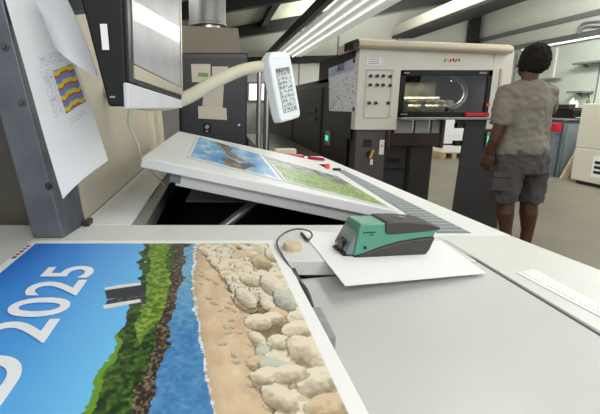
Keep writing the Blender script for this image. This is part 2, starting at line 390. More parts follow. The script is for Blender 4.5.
    tw = inpoly(U, V, [(103, 305), (140, 299), (141, 302), (104, 309)]) | inpoly(U, V, [(104, 288), (118, 285), (140, 282.5), (141, 285), (106, 290)]); c = np.where(tw[..., None], np.array((220, 224, 226.)), c)
    # unprinted margin and the register marks on it
    X = s*SW; Y = t*SL
    m = (X < .020) | (X > SW-.017) | (Y < .019) | (Y > SL-.02)
    c = np.where(m[..., None], np.array((240, 241, 243.)), c)
    for k, cc in enumerate([(196, 50, 66), (46, 96, 186), (30, 30, 36), (206, 60, 70), (40, 60, 120)]):
        bx = (X > SW-.011) & (X < SW-.004) & (Y > .030+k*.016) & (Y < .041+k*.016); c = np.where(bx[..., None], np.array(cc, float), c)
    return c
cs = thing('calendar_sheet', 'large printed calendar sheet with blue sky, headland and pebble beach', 'print', (-.14, .47, TZ+.001))
painted('paper', calendar_ink, 400, 520, sheet_surf, cs, .34, .0012)
def text_mesh(txt, size, origin, xdir, ydir, parent, m, name='lettering', off=0., track=1.0, h=.0006):
    cu = bpy.data.curves.new('t', 'FONT'); cu.body = txt; cu.size = size; cu.offset = off; cu.space_character = track; cu.extrude = h/2
    ob = bpy.data.objects.new('t', cu); COL.objects.link(ob); bpy.context.view_layer.update()
    me = bpy.data.meshes.new_from_object(ob.evaluated_get(bpy.context.evaluated_depsgraph_get())); bpy.data.objects.remove(ob)
    xd, yd = Vector(xdir).normalized(), Vector(ydir).normalized(); zd = xd.cross(yd)
    Mx = Matrix((xd, yd, zd)).transposed().to_4x4(); offv = Vector((0, 0, 0)); q = parent
    while q is not None: offv = offv+Vector(q.location); q = q.parent
    Mx.translation = Vector(origin)-offv+zd*h
    me.transform(Mx); me.materials.clear(); me.materials.append(m); me.name = name
    o = bpy.data.objects.new(name, me); COL.objects.link(o); o.parent = parent; return o
m_ink = mat('white ink', (236, 240, 248), .4, var=.01)
p = tab(42, 345); q = tab(94, 270); dd = (q-p); L = dd.length
text_mesh('2025', .123, p+Vector((0, 0, .0013)), dd, Vector((0, 0, 1)).cross(dd), cs, m_ink, off=.0015, track=1.03)
p2 = p-dd.normalized()*.112
text_mesh('D', .123, p2+Vector((0, 0, .0013)), dd, Vector((0, 0, 1)).cross(dd), cs, m_ink, off=.002)

# ================================================================== PRINTS ON THE TILTING TABLE
def bird_ink(s, t):
    n = fbm(s*9+t*3, t*9); n2 = fbm(s*40, t*40)
    c = mixc((70, 150, 214), (206, 230, 246), (n-.25)*2.0)
    c = mixc(c, (66, 128, 190), (np.abs(np.sin((s*1.2-t)*9+n*6)) > .86)*.5)
    body = inpoly(s+.05*(n-.5), t+.05*(n-.5), [(.30, 1.0), (.46, .98), (.56, .80), (.52, .62), (.60, .50), (.70, .40), (.62, .30), (.52, .36), (.44, .50), (.42, .66), (.34, .80)])
    body |= inpoly(s, t, [(.50, .0), (.62, .02), (.60, .22), (.52, .30), (.40, .26), (.38, .14)])
    c = np.where(body[..., None], mixc((104, 86, 74), (206, 176, 136), (n2-.3)*2.2), c)
    dk = inpoly(s, t, [(.30, .94), (.46, .98), (.44, .9), (.36, .86)]) | inpoly(s+.04*n, t, [(.62, .02), (.8, .3), (.74, .34), (.6, .22)])
    c = np.where(dk[..., None], np.array((60, 72, 92.)), c)
    m = (s < .03) | (s > .97) | (t < .03) | (t > .97); return np.where(m[..., None], np.array((232, 236, 240.)), c)
def grass_ink(s, t):
    n = fbm(s*12, t*12); n2 = fbm(s*70, t*50)
    c = mixc((70, 116, 34), (178, 206, 80), (n2-.22)*2.0+(n-.5)*.8)
    up = t+.25*(n-.5); far = up > .62
    c = np.where(far[..., None], mixc((96, 110, 112), (196, 206, 212), (fbm(s*14, t*26)-.25)*2), c)
    pale = (up > .56) & (up < .66); c = np.where(pale[..., None], np.array((148, 170, 110.)), c)
    flow = (n2 > .66) & ~far; c = np.where(flow[..., None], np.array((216, 206, 214.)), c)
    dk = (s > .62) & (t > .5) & (n < .5); c = np.where(dk[..., None], mixc((48, 46, 44), (130, 112, 96), (n2-.3)*2), c)
    m = (s < .025) | (s > .975) | (t < .03) | (t > .97); return np.where(m[..., None], np.array((226, 230, 232.)), c)
hh = .0022
q = [onslab(*p, hh) for p in ((187, 157), (283.5, 181), (261, 154.5), (197.5, 136))]
o = painted('art_print', bird_ink, 170, 120, bil(*q), None, .3, .001); tag(o, 'blue bird picture print lying on the tilted white table', 'print')
q = [onslab(*p, hh) for p in ((285.5, 181.5), (394, 209), (338, 176), (263, 155))]
o = painted('art_print', grass_ink, 170, 120, bil(*q), None, .3, .001); tag(o, 'green meadow picture print lying on the tilted white table', 'print')

# ================================================================== SMALL THINGS ON THE DESK
# white card under the densitometer
cz = TZ+.002
cpts = [onz(*p, cz) for p in ((345, 285.5), (486, 273), (441, 241))]+[onz(301, 230, cz)]
b = MB(); b.prism([Vector((p.x, p.y, TZ+.0007)) for p in cpts], (0, 0, .0013)); tag(b.build('white_card', m_paper), 'blank white card lying under the green measuring device', 'card')
# densitometer
o0 = Vector((.270, .745, TZ+.002)); a = Vector((math.cos(.12), math.sin(.12), 0)); bk = Vector((-a.y, a.x, 0)); up = Vector((0, 0, 1))
dn = thing('densitometer', 'green and charcoal handheld colour measuring device on the white card', 'measuring device', o0)
def dp(x, y, z): return o0+a*x+bk*y+up*z
def dprism(poly, y0, y1, name, m, parent=dn, bevel=.003, taper=0):
    b = MB(); n = len(poly); mid = (y0+y1)/2
    r = []
    for k, (yy) in enumerate((y0, y1)): r.append([dp(x, yy+(taper*(z/.066) if k == 0 else -taper*(z/.066)), z) for x, z in poly])
    b.loft(r); return b.build(name, m, parent, bevel, True, seg=3)
m_teal = mat('teal green plastic', (86, 148, 127), .4, var=.04); m_char = mat('charcoal plastic', (62, 58, 58), .5, var=.08, bump=.03, bscale=400)
basep = [(0, 0), (.153, 0), (.160, .010), (.170, .035), (.130, .032), (.09, .027), (.05, .017), (.02, .007)]
dprism(basep, 0, .078, 'lower_shell', m_char, taper=.002)
bodyp = [(0, .003), (.02, .007), (.05, .017), (.09, .027), (.130, .032), (.170, .035), (.174, .050), (.15, .052), (.075, .0655), (.014, .066), (.009, .05)]
body = dprism(bodyp, .0008, .0772, 'shell', m_teal, taper=.008)
grip = [(.064, .047), (.069, .044), (.09, .044), (.13, .046), (.181, .049), (.181, .055), (.155, .063), (.11, .068), (.07, .069), (.064, .066)]
gr = dprism(grip, -.0012, .0792, 'grip', m_char, taper=.006)
b = MB()
for x in (.078, .088, .098): b.obox(dp(x, .02, .0675), a*.004, bk*.036, up*.0008)
b.build('grip_ridges', m_rubber, gr, .0005)
MB().cyl(dp(.116, .038, .066), dp(.116, .038, .0695), .007, 18).build('button', m_grey, dn, smooth=True)
MB().cyl(dp(.022, .004, .020), dp(.022, -.001, .020), .0025, 14).build('screw', m_black, dn)
m_clear = mat('smoky clear plastic', (112, 122, 128), .12, var=.1, coat=1)
b = MB(); b.loft([[dp(-.012, .008, .004), dp(-.012, .070, .004), dp(-.012, .070, .012), dp(-.012, .008, .012)], [dp(.004, .006, .004), dp(.004, .072, .004), dp(.008, .068, .052), dp(.008, .010, .052)]]); hd = b.build('measuring_head', m_clear, dn, .002)
b = MB(); b.obox(dp(-.018, .012, 0), a*.02, bk*.052, up*.005); b.obox(dp(-.014, .026, .004), a*.012, bk*.024, up*.024); b.build('aperture_foot', m_black, hd, .001)
b = MB(); fy = lambda z: .0008+.008*(z/.066)-.0004
b.obox(dp(.019, fy(.049), .0475), a*.003, up*.003, -bk*.0006)
for x, w, z in ((.024, .020, .048), (.033, .005, .043)):
    k = x
    while k < x+w:
        b.obox(dp(k, fy(z), z), a*.0017, up*.0024, -bk*.0006); k += .0023
b.build('printed_name', mat('dark green ink', (24, 62, 50), .5), body)
# round cap and the cable loop
c0 = onz(292.5, 249, TZ)
b = MB(); b.tube([c0, c0+up*.011, c0+up*.0135], [.0195, .0195, .0175], 28); tag(b.build('round_cap', mat('pale cork cap', (204, 190, 158), .6, var=.05, scale=60), smooth=True), 'small round beige cap lying inside the cable loop', 'cap')
pts = [Vector((.153, .575, TZ-.022)), Vector((.154, .63, TZ-.012)), onz(298, 278, TZ-.002), onz(284, 258, TZ+.005), onz(277, 243, TZ+.008), onz(283, 234, TZ+.014), onz(296, 229, TZ+.020), onz(309, 231, TZ+.016), onz(312, 236, TZ+.007), onz(307, 241, TZ+.003)]
cb = thing('cable', 'thin grey cable looped beside the round beige cap', 'cable', onz(292, 240, TZ))
MB().tube(smoothpath(pts, 8), .0022, 8).build('lead', mat('grey cable sheath', (96, 96, 98), .5), cb, smooth=True)
MB().tube([onz(308, 240.5, TZ+.0035), onz(301.5, 233.5, TZ+.0035)], .0032, 10).build('plug', m_black, cb, smooth=True)
g0 = Vector((.178, .515, TZ-.056))
b = MB(); b.box(.1425, .1595, .485, .565, TZ-.109, TZ-.004); tag(b.build('felt_block', mat('grey felt', (150, 152, 152), .9, var=.12, scale=80, bump=.3, bscale=500), bevel=.003), 'grey felt block beside the calendar sheet edge', 'block')
b = MB(); b.box(.1425, .1485, .570, .715, TZ-.109, TZ-.006); tag(b.build('gap_shade_strip', m_rubber), 'black strip added as the shade in the gap beside the calendar sheet', 'strip')  # black strip stands in for the shade of the open gap
# scale strip on the right panel
def strip_ink(s, t):
    c = np.zeros(s.shape+(3,))+np.array((238, 238, 236.))
    k = (np.abs((s*22) % 1-.5) > .45) & (t > .45) & (t < .7); c = np.where(k[..., None], np.array((190, 190, 194.)), c)
    k = (np.sin(s*240+np.floor(s*22)) > .3) & (t > .2) & (t < .32); return np.where(k[..., None], np.array((176, 176, 182.)), c)
q = [onz(*p, TZ+.001) for p in ((516, 272.5), (612, 323), (612, 310.5), (534, 269))]
tag(painted('paper_strip', strip_ink, 160, 24, bil(*q), None, .6, .0008), 'white printed scale strip lying on the right desk edge', 'paper strip')
# red folder, pens and so on at the far end of the desk
z0 = TZ
def pz(u, v): return onz(u, v, z0)
b = MB(); b.hexa([(.27, 2.17, TZ+.0005), (.47, 2.14, TZ+.0005), (.48, 2.21, TZ+.0005), (.28, 2.24, TZ+.0005), (.27, 2.17, TZ+.026), (.47, 2.14, TZ+.026), (.48, 2.21, TZ+.026), (.28, 2.24, TZ+.026)]); tag(b.build('marker_case', m_red, bevel=.004), 'flat red case on the far end of the desk', 'case')
b = MB(); b.box(.33, .45, 2.255, 2.31, TZ+.0005, TZ+.048); tag(b.build('white_box', m_ivory, bevel=.004), 'low ivory box behind the flat red case', 'box')
b = MB(); b.tube([Vector((.505, 2.20, TZ+.0085)), Vector((.575, 2.13, TZ+.0085))], .008, 12); tag(b.build('marker_pen', m_red, smooth=True), 'red marker pen lying near the orange pot', 'pen')
p = pz(327, 168.5); b = MB(); b.tube([p, p+Vector((0, 0, .022))], [.014, .012], 16); tag(b.build('glue_pot', m_orange, smooth=True), 'small orange pot on the far end of the desk', 'pot')
p = pz(320, 166.5); b = MB(); b.tube([p+Vector((-.03, .02, .006)), p+Vector((.03, -.015, .006))], .006, 10); tag(b.build('pen', m_black, smooth=True), 'black pen lying left of the orange pot', 'pen')
p = pz(337, 170.5); b = MB(); b.obox(p+Vector((-.02, 0, 0)), (.035, -.012, 0), (.004, .016, 0), (0, 0, .01)); tag(b.build('clip', m_black, bevel=.002), 'small black clip lying right of the orange pot', 'clip')

# ================================================================== STEEL POST, PAPERS, MONITOR
PT = thing('monitor_stand', 'blue grey steel post with bolts standing on the desk', 'post', (-.38, .9, TZ))
zt = 1.72; lean = -.075
def pq(x, y, z): return Vector((x+lean*(z-TZ)/.43, y, z))
b = MB(); x0, x1, y0, y1 = -.418, -.348, .868, .985
b.hexa([pq(x0, y0, TZ), pq(x1, y0, TZ), pq(x1+.014, y1, TZ), pq(x0, y1, TZ), pq(x0, y0, zt), pq(x1, y0, zt), pq(x1+.014, y1, zt), pq(x0, y1, zt)])
post = b.build('post', m_steel, PT, .003)
b = MB(); b.box(-.333, -.318, .955, .99, TZ, TZ+.014); b.build('foot_plate', m_dark, PT, .002)
for u, v in ((5, 47), (22, 103), (49, 186)):
    c = ony(u, v, .868); b = MB(); b.cyl(c, c-Vector((0, .003, 0)), .0085, 20); b.cyl(c-Vector((0, .003, 0)), c-Vector((0, .008, 0)), .005, 6); b.build('bolt', m_dark if v > 150 else mat('bolt steel', (96, 92, 90), .5, .4), PT, .0008)
# arm from the post to the monitor (behind the papers)
b = MB(); b.hexa([(-.47, .93, 1.46), (-.215, .80, 1.46), (-.205, .83, 1.46), (-.46, .96, 1.46), (-.47, .93, 1.52), (-.215, .80, 1.52), (-.205, .83, 1.52), (-.46, .96, 1.52)]); b.build('arm', m_steel, PT)
def chart_ink(s, t):   # s across, t down the sheet
    c = np.zeros(s.shape+(3,))+np.array((236, 236, 238.))
    x0, x1, t0, t1 = .53, .95, .435, .655
    k = (s > x0) & (s < x1) & (t > t0) & (t < t1); q = (t-t0)/(t1-t0)+.030*np.sin(s*19)+.012*np.sin(s*47+1)
    ph = (q*3.6) % 1
    cc = np.where((ph < .42)[..., None], np.array((232, 206, 56.)), np.where((ph < .62)[..., None], np.array((196, 110, 120.)), np.array((112, 142, 204.))))
    cc = np.where((np.abs(ph-.42) < .035)[..., None], np.array((60, 50, 60.)), cc)
    c = np.where(k[..., None], cc, c)
    for a0, a1, b0, b1 in ((.34, .92, .35, .41), (.30, .5, .42, .64), (.56, .9, .68, .72)):
        ln = (s > a0) & (s < a1) & (t > b0) & (t < b1) & ((t*90) % 1 < .4) & (vn(s*60, np.floor(t*90)) > .42); c = np.where(ln[..., None], np.array((190, 190, 196.)), c)
    return c
P = [ony(-2, -25, .842), ony(44, -25, .87), ony(108, 159, .94), ony(63, 201, .842)]
tag(painted('chart_paper', chart_ink, 160, 260, bil(P[0], P[1], P[2], P[3], lambda s, t: np.concatenate([0*s, -.012*np.sin(s*PI)*t, .006*np.sin(t*7+s*3)*t], -1)), None, .7, .0006), 'long white sheet with a striped colour chart hanging on the post', 'paper')
def blank_ink(s, t):
    c = np.zeros(s.shape+(3,))+np.array((234, 236, 244.)); ln = (s > .3) & (s < .7) & (t > .25) & (t < .5) & ((t*60) % 1 < .25) & (vn(s*50, np.floor(t*60)) > .55)
    return np.where(ln[..., None], np.array((222, 224, 232.)), c)
P = [ony(26, -16, .80), ony(60, -16, .80), ony(98.5, 77, .70), ony(53, 46, .74)]
tag(painted('note_paper', blank_ink, 60, 90, bil(P[0], P[1], P[2], P[3], lambda s, t: np.concatenate([.004*np.sin(t*PI)+0*s, -.02*np.sin(s*PI)*t+.0*s, -.003*np.sin(s*PI)*t], -1)), None, .6, .0006), 'blank curled white sheet hanging before the colour chart', 'paper')
# monitor
mo = thing('monitor', 'black framed touch screen monitor with a silver lower shelf', 'monitor', (-.14, .8, 1.278))
zt = 1.62
def fr(k, z):  # front plane: k from near (0) to far (1)
    return Vector((-.137+.043*k, .62+.40*k, z+.018*k*(1 if z < 1.35 else 0)))
wn2 = Vector((.40, -.043, 0)).normalized()
b = MB(); th0, th1 = .030, .106
b.hexa([fr(0, 1.276)-wn2*th0, fr(0, 1.276), fr(1, 1.276), fr(1, 1.276)-wn2*th0, fr(0, zt)-wn2*th1, fr(0, zt), fr(1, zt), fr(1, zt)-wn2*th1]); hs = b.build('housing', mat('matte black plastic', (9, 9, 11), .6), mo, .004)
def fz(k, z, o=0.): v = fr(0, 0)*(1-k)+fr(1, 0)*k; return Vector((v.x, v.y, z))+wn2*o
def slabz(k0, k1, a0, a1, t0, t1, o0, o1):   # near/far bottom heights a, top heights t, from depth o0 to o1
    b = MB(); b.hexa([fz(k0, a0, o0), fz(k0, a0, o1), fz(k1, a1, o1), fz(k1, a1, o0), fz(k0, t0, o0), fz(k0, t0, o1), fz(k1, t1, o1), fz(k1, t1, o0)]); return b
zn = lambda v: ony(130, v, .63).z
zf = lambda v: ony(179, v, 1.01).z
slabz(0, 1, zn(82), zf(99.5), zt, zt, -.001, .006).build('bezel', m_black, mo, .002)
slabz(.05, .955, zn(63), zf(87), zt-.02, zt-.02, .004, .0075).build('screen', mat('pale glossy screen', (146, 147, 154), .3, var=.2, scale=14, coat=.25), mo)
slabz(.045, .985, zn(78.5), zf(95), zn(64.5), zf(88), .004, .008).build('trim_strip', mat('champagne metal', (200, 194, 176), .3, .5), mo)
slabz(.97, 1.0, zf(94), zf(95), zt, zt, .004, .009).build('trim_strip', MC['champagne metal'], mo)
slabz(-.01, 1.03, zn(109), zf(108), zn(83), zf(100), -.004, .004).build('shelf', mat('silver shelf', (204, 207, 214), .45, .1), mo, .002)
s0 = ony(100, 24, .6195); s1 = ony(107, 24, .6195); s2 = ony(109.5, 50, .6195); s3 = ony(102.5, 50, .6195)
b = MB(); b.prism([s0, s1, s2, s3], (0, -.001, 0)); b.build('sticker', m_paper, mo)
s0 = ony(110, 98, .6195); b = MB(); b.obox(s0, (.008, 0, 0), (0, -.001, 0), (0, 0, .003)); b.build('badge', m_alu, mo)
# white lead dropping from the monitor
cpts = [Vector((-.150, .70, 1.274)), ony(129, 125, .78), ony(138, 145, .90), ony(140, 154, 1.08), ony(150, 170, 1.13), ony(160, 180, 1.16), ony(166, 187, 1.2)]
tag(MB().tube(smoothpath(cpts, 8), .0028, 8).build('cable', m_ivory, smooth=True), 'ivory cable hanging below the monitor to the desk', 'cable')

# ================================================================== PENDANT DISPLAY
pd = thing('swing_arm_display', 'white hand held display on a curved ivory swing arm', 'display', (-.33, 1.32, 1.2))
MB().tube(smoothpath([(-.375, 1.36, 1.33), (-.25, 1.32, 1.285), (-.124, 1.3, 1.290), (.0, 1.3, 1.352), (.08, 1.3, 1.385), (.150, 1.3, 1.398)], 8), [.026-.009*i/40 for i in range(41)], 14).build('arm', m_ivory, pd, smooth=True)
tl = math.radians(12.5); ph = math.radians(42)
hu = Vector((-math.sin(tl), .0, math.cos(tl))); hn = Vector((math.sin(ph), -math.cos(ph), -.08)); hn = (hn-hu*hn.dot(hu)).normalized(); hw = hu.cross(hn)*-1
if hw.x < 0: hw = -hw
hc = ony(285.5, 87, 1.30)
hh_, hw_, ht_ = .106, .053, .036
b = MB(); pr = []
for k in range(24):
    an = 2*PI*k/24; cx_, sx_ = math.cos(an), math.sin(an); e = .22
    pr.append(hc+hw*(math.copysign(abs(cx_)**e, cx_)*hw_)+hu*(math.copysign(abs(sx_)**e, sx_)*hh_))
b.prism([p-hn*ht_ for p in pr], hn*ht_); head = b.build('head', m_white, pd, .006, True, seg=3)
b = MB(); b.cyl(hc+hu*hh_*.88-hw*.035-hn*.02, hc+hu*hh_*.88+hw*.02-hn*.02, .021, 20); b.build('swivel', m_white, head, .003, True)
def keypad_ink(s, t):
    c = np.zeros(s.shape+(3,))+np.array((206, 212, 214.)); k = (vn(s*26, t*44) > .46) & ((t*10) % 1 < .74) & ((s*4) % 1 < .82) & (s > .04) & (s < .96)
    c = np.where(k[..., None], np.array((96, 104, 110.)), c); k = (t < .10) & (vn(s*30, t*20) > .35); c = np.where(k[..., None], np.array((60, 66, 72.)), c)
    m = (s < .02) | (s > .98) | (t < .012) | (t > .988); return np.where(m[..., None], np.array((150, 156, 160.)), c)
c1 = hc+hn*.0012-hu*.004
q = [c1-hw*.031+hu*.064, c1+hw*.035+hu*.064, c1+hw*.035-hu*.074, c1-hw*.031-hu*.074]
painted('screen_label', keypad_ink, 50, 110, bil(*q), pd, .35, .001)

# ================================================================== FILLING BETWEEN: CABINET, BOX, DUCT, PIPES
cabx0, cabx1, caby = -.281, .222, 3.0
cb = thing('control_cabinet', 'black electrical cabinet with taped notes behind the tilted table', 'cabinet', (-.03, 3.3, 0))
MB().box(cabx0, cabx1, caby, 3.6, 0, 1.641).build('body', m_black, cb, .006)
MB().box(cabx0+.02, cabx1-.012, caby-.012, caby-.0005, .06, 1.60).build('door', mat('dark slate enamel', (44, 45, 52), .4, var=.1), cb, .003)
p = ony(207, 128, caby-.012); b = MB(); b.box(p.x-.03, p.x+.03, caby-.02, caby-.012, p.z-.035, p.z+.035); lk = b.build('latch', m_black, cb, .004); b = MB(); b.cyl((p.x, caby-.02, p.z+.008), (p.x, caby-.032, p.z+.008), .016, 16); b.box(p.x-.01, p.x+.01, caby-.024, caby-.02, p.z-.03, p.z-.018); b.build('knob', m_chrome, lk, .002)
p = ony(239, 125, caby-.012); MB().cyl((p.x, caby-.012, p.z), (p.x, caby-.02, p.z), .01, 12).build('lock', m_chrome, cb)
yy = caby-.013
def note(us, m, lab, k=0, green=False):
    q = [ony(u, v, yy-.002*k) for u, v in us]; b = MB(); b.prism(q, (0, -.0012, 0)); b.mi = 1
    if green:
        g = [ony(u, v, yy-.002*k-.0012) for u, v in ((198, 72.5), (208, 73), (208, 77), (198, 76.5))]; b.prism(g, (0, -.0008, 0))
    tag(b.build('taped_note', [m, mat('green label', (110, 158, 84), .6)]), lab, 'note')
note([(191, 64), (210.5, 64), (210.5, 83), (192, 82)], m_paper2, 'taped cream note with a green label on the black cabinet', 0, True)
note([(212, 66.5), (228, 66.5), (228, 81), (212, 84)], m_paper2, 'upper right cream note taped on the black cabinet', 0)
note([(204.5, 84), (224, 82), (222.5, 110), (202, 108)], mat('pale note paper', (196, 190, 178), .8), 'middle tall cream note taped on the black cabinet', 1)
note([(198, 106), (226.5, 108), (227, 120), (198.5, 118.5)], m_paper2, 'lowest wide cream note taped on the black cabinet', 2)
bx = thing('junction_box', 'taupe metal box on top of the black cabinet', 'box', (-.06, 3.3, 1.641))
b = MB(); b.hexa([(-.262, 3.02, 1.641), (.178, 3.02, 1.641), (.178, 3.55, 1.641), (-.262, 3.55, 1.641), (-.262, 3.02, 1.832), (.15, 3.02, 1.815), (.15, 3.55, 1.815), (-.262, 3.55, 1.832)]); b.build('case', m_taupe, bx, .004)
b = MB(); b.box(.02, .12, 3.03, 3.05, 1.6405, 1.655); b.build('hinge', m_dark, bx)
du = thing('air_duct', 'round grey ventilation duct rising from the taupe box', 'duct', (-.08, 3.28, 1.83))
b = MB(); b.tube([(-.07, 3.28, 1.829), (-.07, 3.28, 1.87)], .11, 28); b.build('collar', m_chrome, du, smooth=True)
b = MB(); b.tube([(-.075, 3.28, 1.87), (-.075, 3.28, 1.885), (-.075, 3.28, 1.89), (-.075, 3.28, 2.6), (-.075, 3.28, 2.96)], [.15, .15, .143, .143, .143], 32); b.build('pipe', mat('galvanised duct', (124, 124, 122), .4, .6, var=.12, scale=8), du, smooth=True)
for u, r, lab in ((259, .035, 'thin bright metal pole right of the black cabinet'), (267, .045, 'thicker bright metal pole right of the black cabinet')):
    yk = 4.2 if u == 259 else 4.45; p = ony(u, 100, yk); zt = ony(u, 68 if u == 259 else 84, yk).z
    b = MB(); b.tube([(p.x, yk, 0), (p.x, yk, .02), (p.x, yk, .021), (p.x, yk, zt)], [r*1.1, r*1.1, r*.8, r*.8], 16); tag(b.build('metal_pole', m_chrome, smooth=True), lab, 'pole')
pf = thing('walkway', 'grey steel walkway plate along the dark press side', 'walkway', (.9, 6.0, 0))
MB().box(.62, 1.36, 4.6, 9.0, .58, .62).build('tread', mat('worn steel tread', (126, 120, 110), .45, .3, var=.15), pf)
for yk in (4.7, 6.8, 8.9):
    MB().box(.66, .70, yk-.02, yk+.02, 0, .58).build('leg', m_dark, pf); MB().box(1.28, 1.32, yk-.02, yk+.02, 0, .58).build('leg', m_dark, pf)

# ================================================================== PRINTING PRESS
PY = 4.05
PR = thing('printing_press', 'long dark offset printing press with cream hood and front panels', 'printing press', (2.1, 5.2, 0))
def pp(u, v, y=PY): return ony(u, v, y)
XL = 1.385
# dark side body running back along the hall
b = MB(); b.box(XL, 1.80, PY+.36, PY+.70, 0, 1.60); b.box(XL, 2.2, PY+.70, 11.4, 0, 1.60); b.build('body', m_dark, PR, .01)
b = MB(); b.box(XL-.015, XL, PY+.2, 5.2, .25, .92); b.box(XL-.015, XL, 5.35, 7.2, .25, 1.5); b.box(XL-.015, XL, 7.35, 9.2, .25, 1.5); b.build('side_panel', m_dark2, PR, .004)
for y in (5.6, 7.8):
    for z in (1.05, 1.17): MB().box(XL-.03, XL-.013, y, y+.5, z, z+.05).build('grille', m_black, PR)
# cream control panel, left front
q = [pp(358, 48), pp(400, 48.5), pp(396.5, 131), pp(357.3, 130.5)]
x0, x1, z0_, z1_ = XL, 1.805, 1.022, 1.835
b = MB(); b.box(x0, x1, PY, PY+.35, z0_, z1_); cp = b.build('control_panel', m_cream, PR, .008)
zr0, zr1, xr0, xr1 = 1.155, 1.605, 1.475, 1.715
b = MB()
for a0, a1, c0_, c1_ in ((xr0, xr1, zr1, zr1+.012), (xr0, xr1, zr0-.012, zr0), (xr0-.012, xr0, zr0-.012, zr1+.012), (xr1, xr1+.016, zr0-.012, zr1+.012)): b.box(a0, a1, PY-.008, PY+.002, c0_, c1_)
b.build('panel_border', mat('shaded cream enamel', (198, 193, 184), .45), cp, .002)
kn = None
for u, v in ((370.5, 76), (377, 76), (383, 76), (390, 76.5), (370, 85), (377, 85), (383, 85), (390, 85.5), (369, 103), (375.5, 103), (388, 103)):
    p = pp(u, v)
    if kn is None:
        b = MB(); b.cyl((p.x, PY+.001, p.z), (p.x, PY-.006, p.z), .020, 16); kn = b.build('switch', m_alu, PR, smooth=True); b = MB(); b.cyl((p.x, PY-.006, p.z), (p.x, PY-.024, p.z), .0125, 12); kn2 = b.build('switch_cap', m_black, kn, .002, True); k0 = p.copy()
    else:
        c = kn.copy(); COL.objects.link(c); c.location = kn.location+Vector((p.x-k0.x, 0, p.z-k0.z)); c2 = kn2.copy(); COL.objects.link(c2); c2.parent = c
s = pp(367, 58); s2 = pp(379, 65.5)
b = MB(); b.box(s.x, s2.x+.02, PY-.003, PY+.001, s2.z, s.z); plate = b.build('rating_plate', m_paper, PR)
b = MB()
for k in range(3): b.box(s.x+.015, s2.x, PY-.004, PY-.002, s2.z+.015+k*.02, s2.z+.021+k*.02)
b.build('small_print', m_grey, plate)
# top cornice: long cream hood with rounded front
zc0, zc1 = 1.82, 1.90
b = MB(); prof = [(PY+.6, zc0-.01), (PY-.05, zc0-.01), (PY-.075, zc0+.01), (PY-.078, zc0+.03), (PY-.06, zc0+.055), (PY-.02, zc0+.075), (PY+.1, zc0+.085), (PY+.6, zc0+.085)]
xa, xb = 1.355, 2.83
r = []
for x, dz in ((xa, .0), (xb, -.055)): r.append([Vector((x, y, z+dz)) for y, z in prof])
b.loft(r); hood = b.build('hood', m_cream2, PR, .004, True)
b = MB(); prof2 = [(PY+.22, 1.905), (PY-.02, 1.90), (PY-.07, 1.86), (PY-.07, 1.82), (PY+.22, 1.82)]; b.loft([[Vector((1.30, y, z-.02)) for y, z in prof2], [Vector((1.356, y, z)) for y, z in prof2]]); b.build('hood_end', m_dark2, hood, .004)
# upper front: header over the window, right cream panel
def q4(us, y0, y1, name, m, parent=PR, bevel=.004):
    a_ = [ony(u, v, y0) for u, v in us]; b = MB(); b.loft([a_, [p+Vector((0, y1-y0, 0)) for p in a_]]); return b.build(name, m, parent, bevel)
q4([(400.5, 49), (494, 53), (493.5, 71.5), (400.5, 70.5)], PY+.003, PY+.3, 'header_panel', m_cream)
b = MB(); b.box(2.705, 2.895, PY+.003, PY+.55, 1.03, 1.79); rp = b.build('end_panel', m_cream, PR, .006)
b = MB(); b.box(2.775, 2.80, PY-.012, PY+.004, 1.42, 1.62); b.build('handle', m_cream2, rp, .003)
# coloured logo strokes on the header
b = MB()
cols = [(96, 150, 60), (224, 186, 40), (196, 40, 44), (40, 38, 40), (206, 60, 60), (60, 120, 80)]
lg = MB()
for k, (u, cc) in enumerate(zip((444.5, 447.3, 450.1, 452.9, 455.7, 458.5), cols)):
    lg.mi = k; p = pp(u, 62.3); d_ = .016 if k % 2 else -.004
    lg.prism([Vector((p.x-.011, PY+.003, p.z)), Vector((p.x+.004, PY+.003, p.z)), Vector((p.x+.016, PY+.003, p.z+.034)), Vector((p.x+.0, PY+.003, p.z+.034))] if k % 2 == 0 else [Vector((p.x-.002, PY+.003, p.z+.036)), Vector((p.x+.013, PY+.003, p.z+.036)), Vector((p.x+.011, PY+.003, p.z+.010)), Vector((p.x-.002, PY+.003, p.z+.002))], (0, -.003, 0))
lg.build('logo', [mat('logo ink %d' % k, c, .5, var=.01) for k, c in enumerate(cols)], PR)
b = MB(); p = pp(441, 66); p1_ = pp(461, 66)
k = p.x
while k < p1_.x: b.box(k, k+.007, PY+.001, PY+.004, p.z, p.z+.008); k += .012
b.build('small_print', m_cream2, PR)
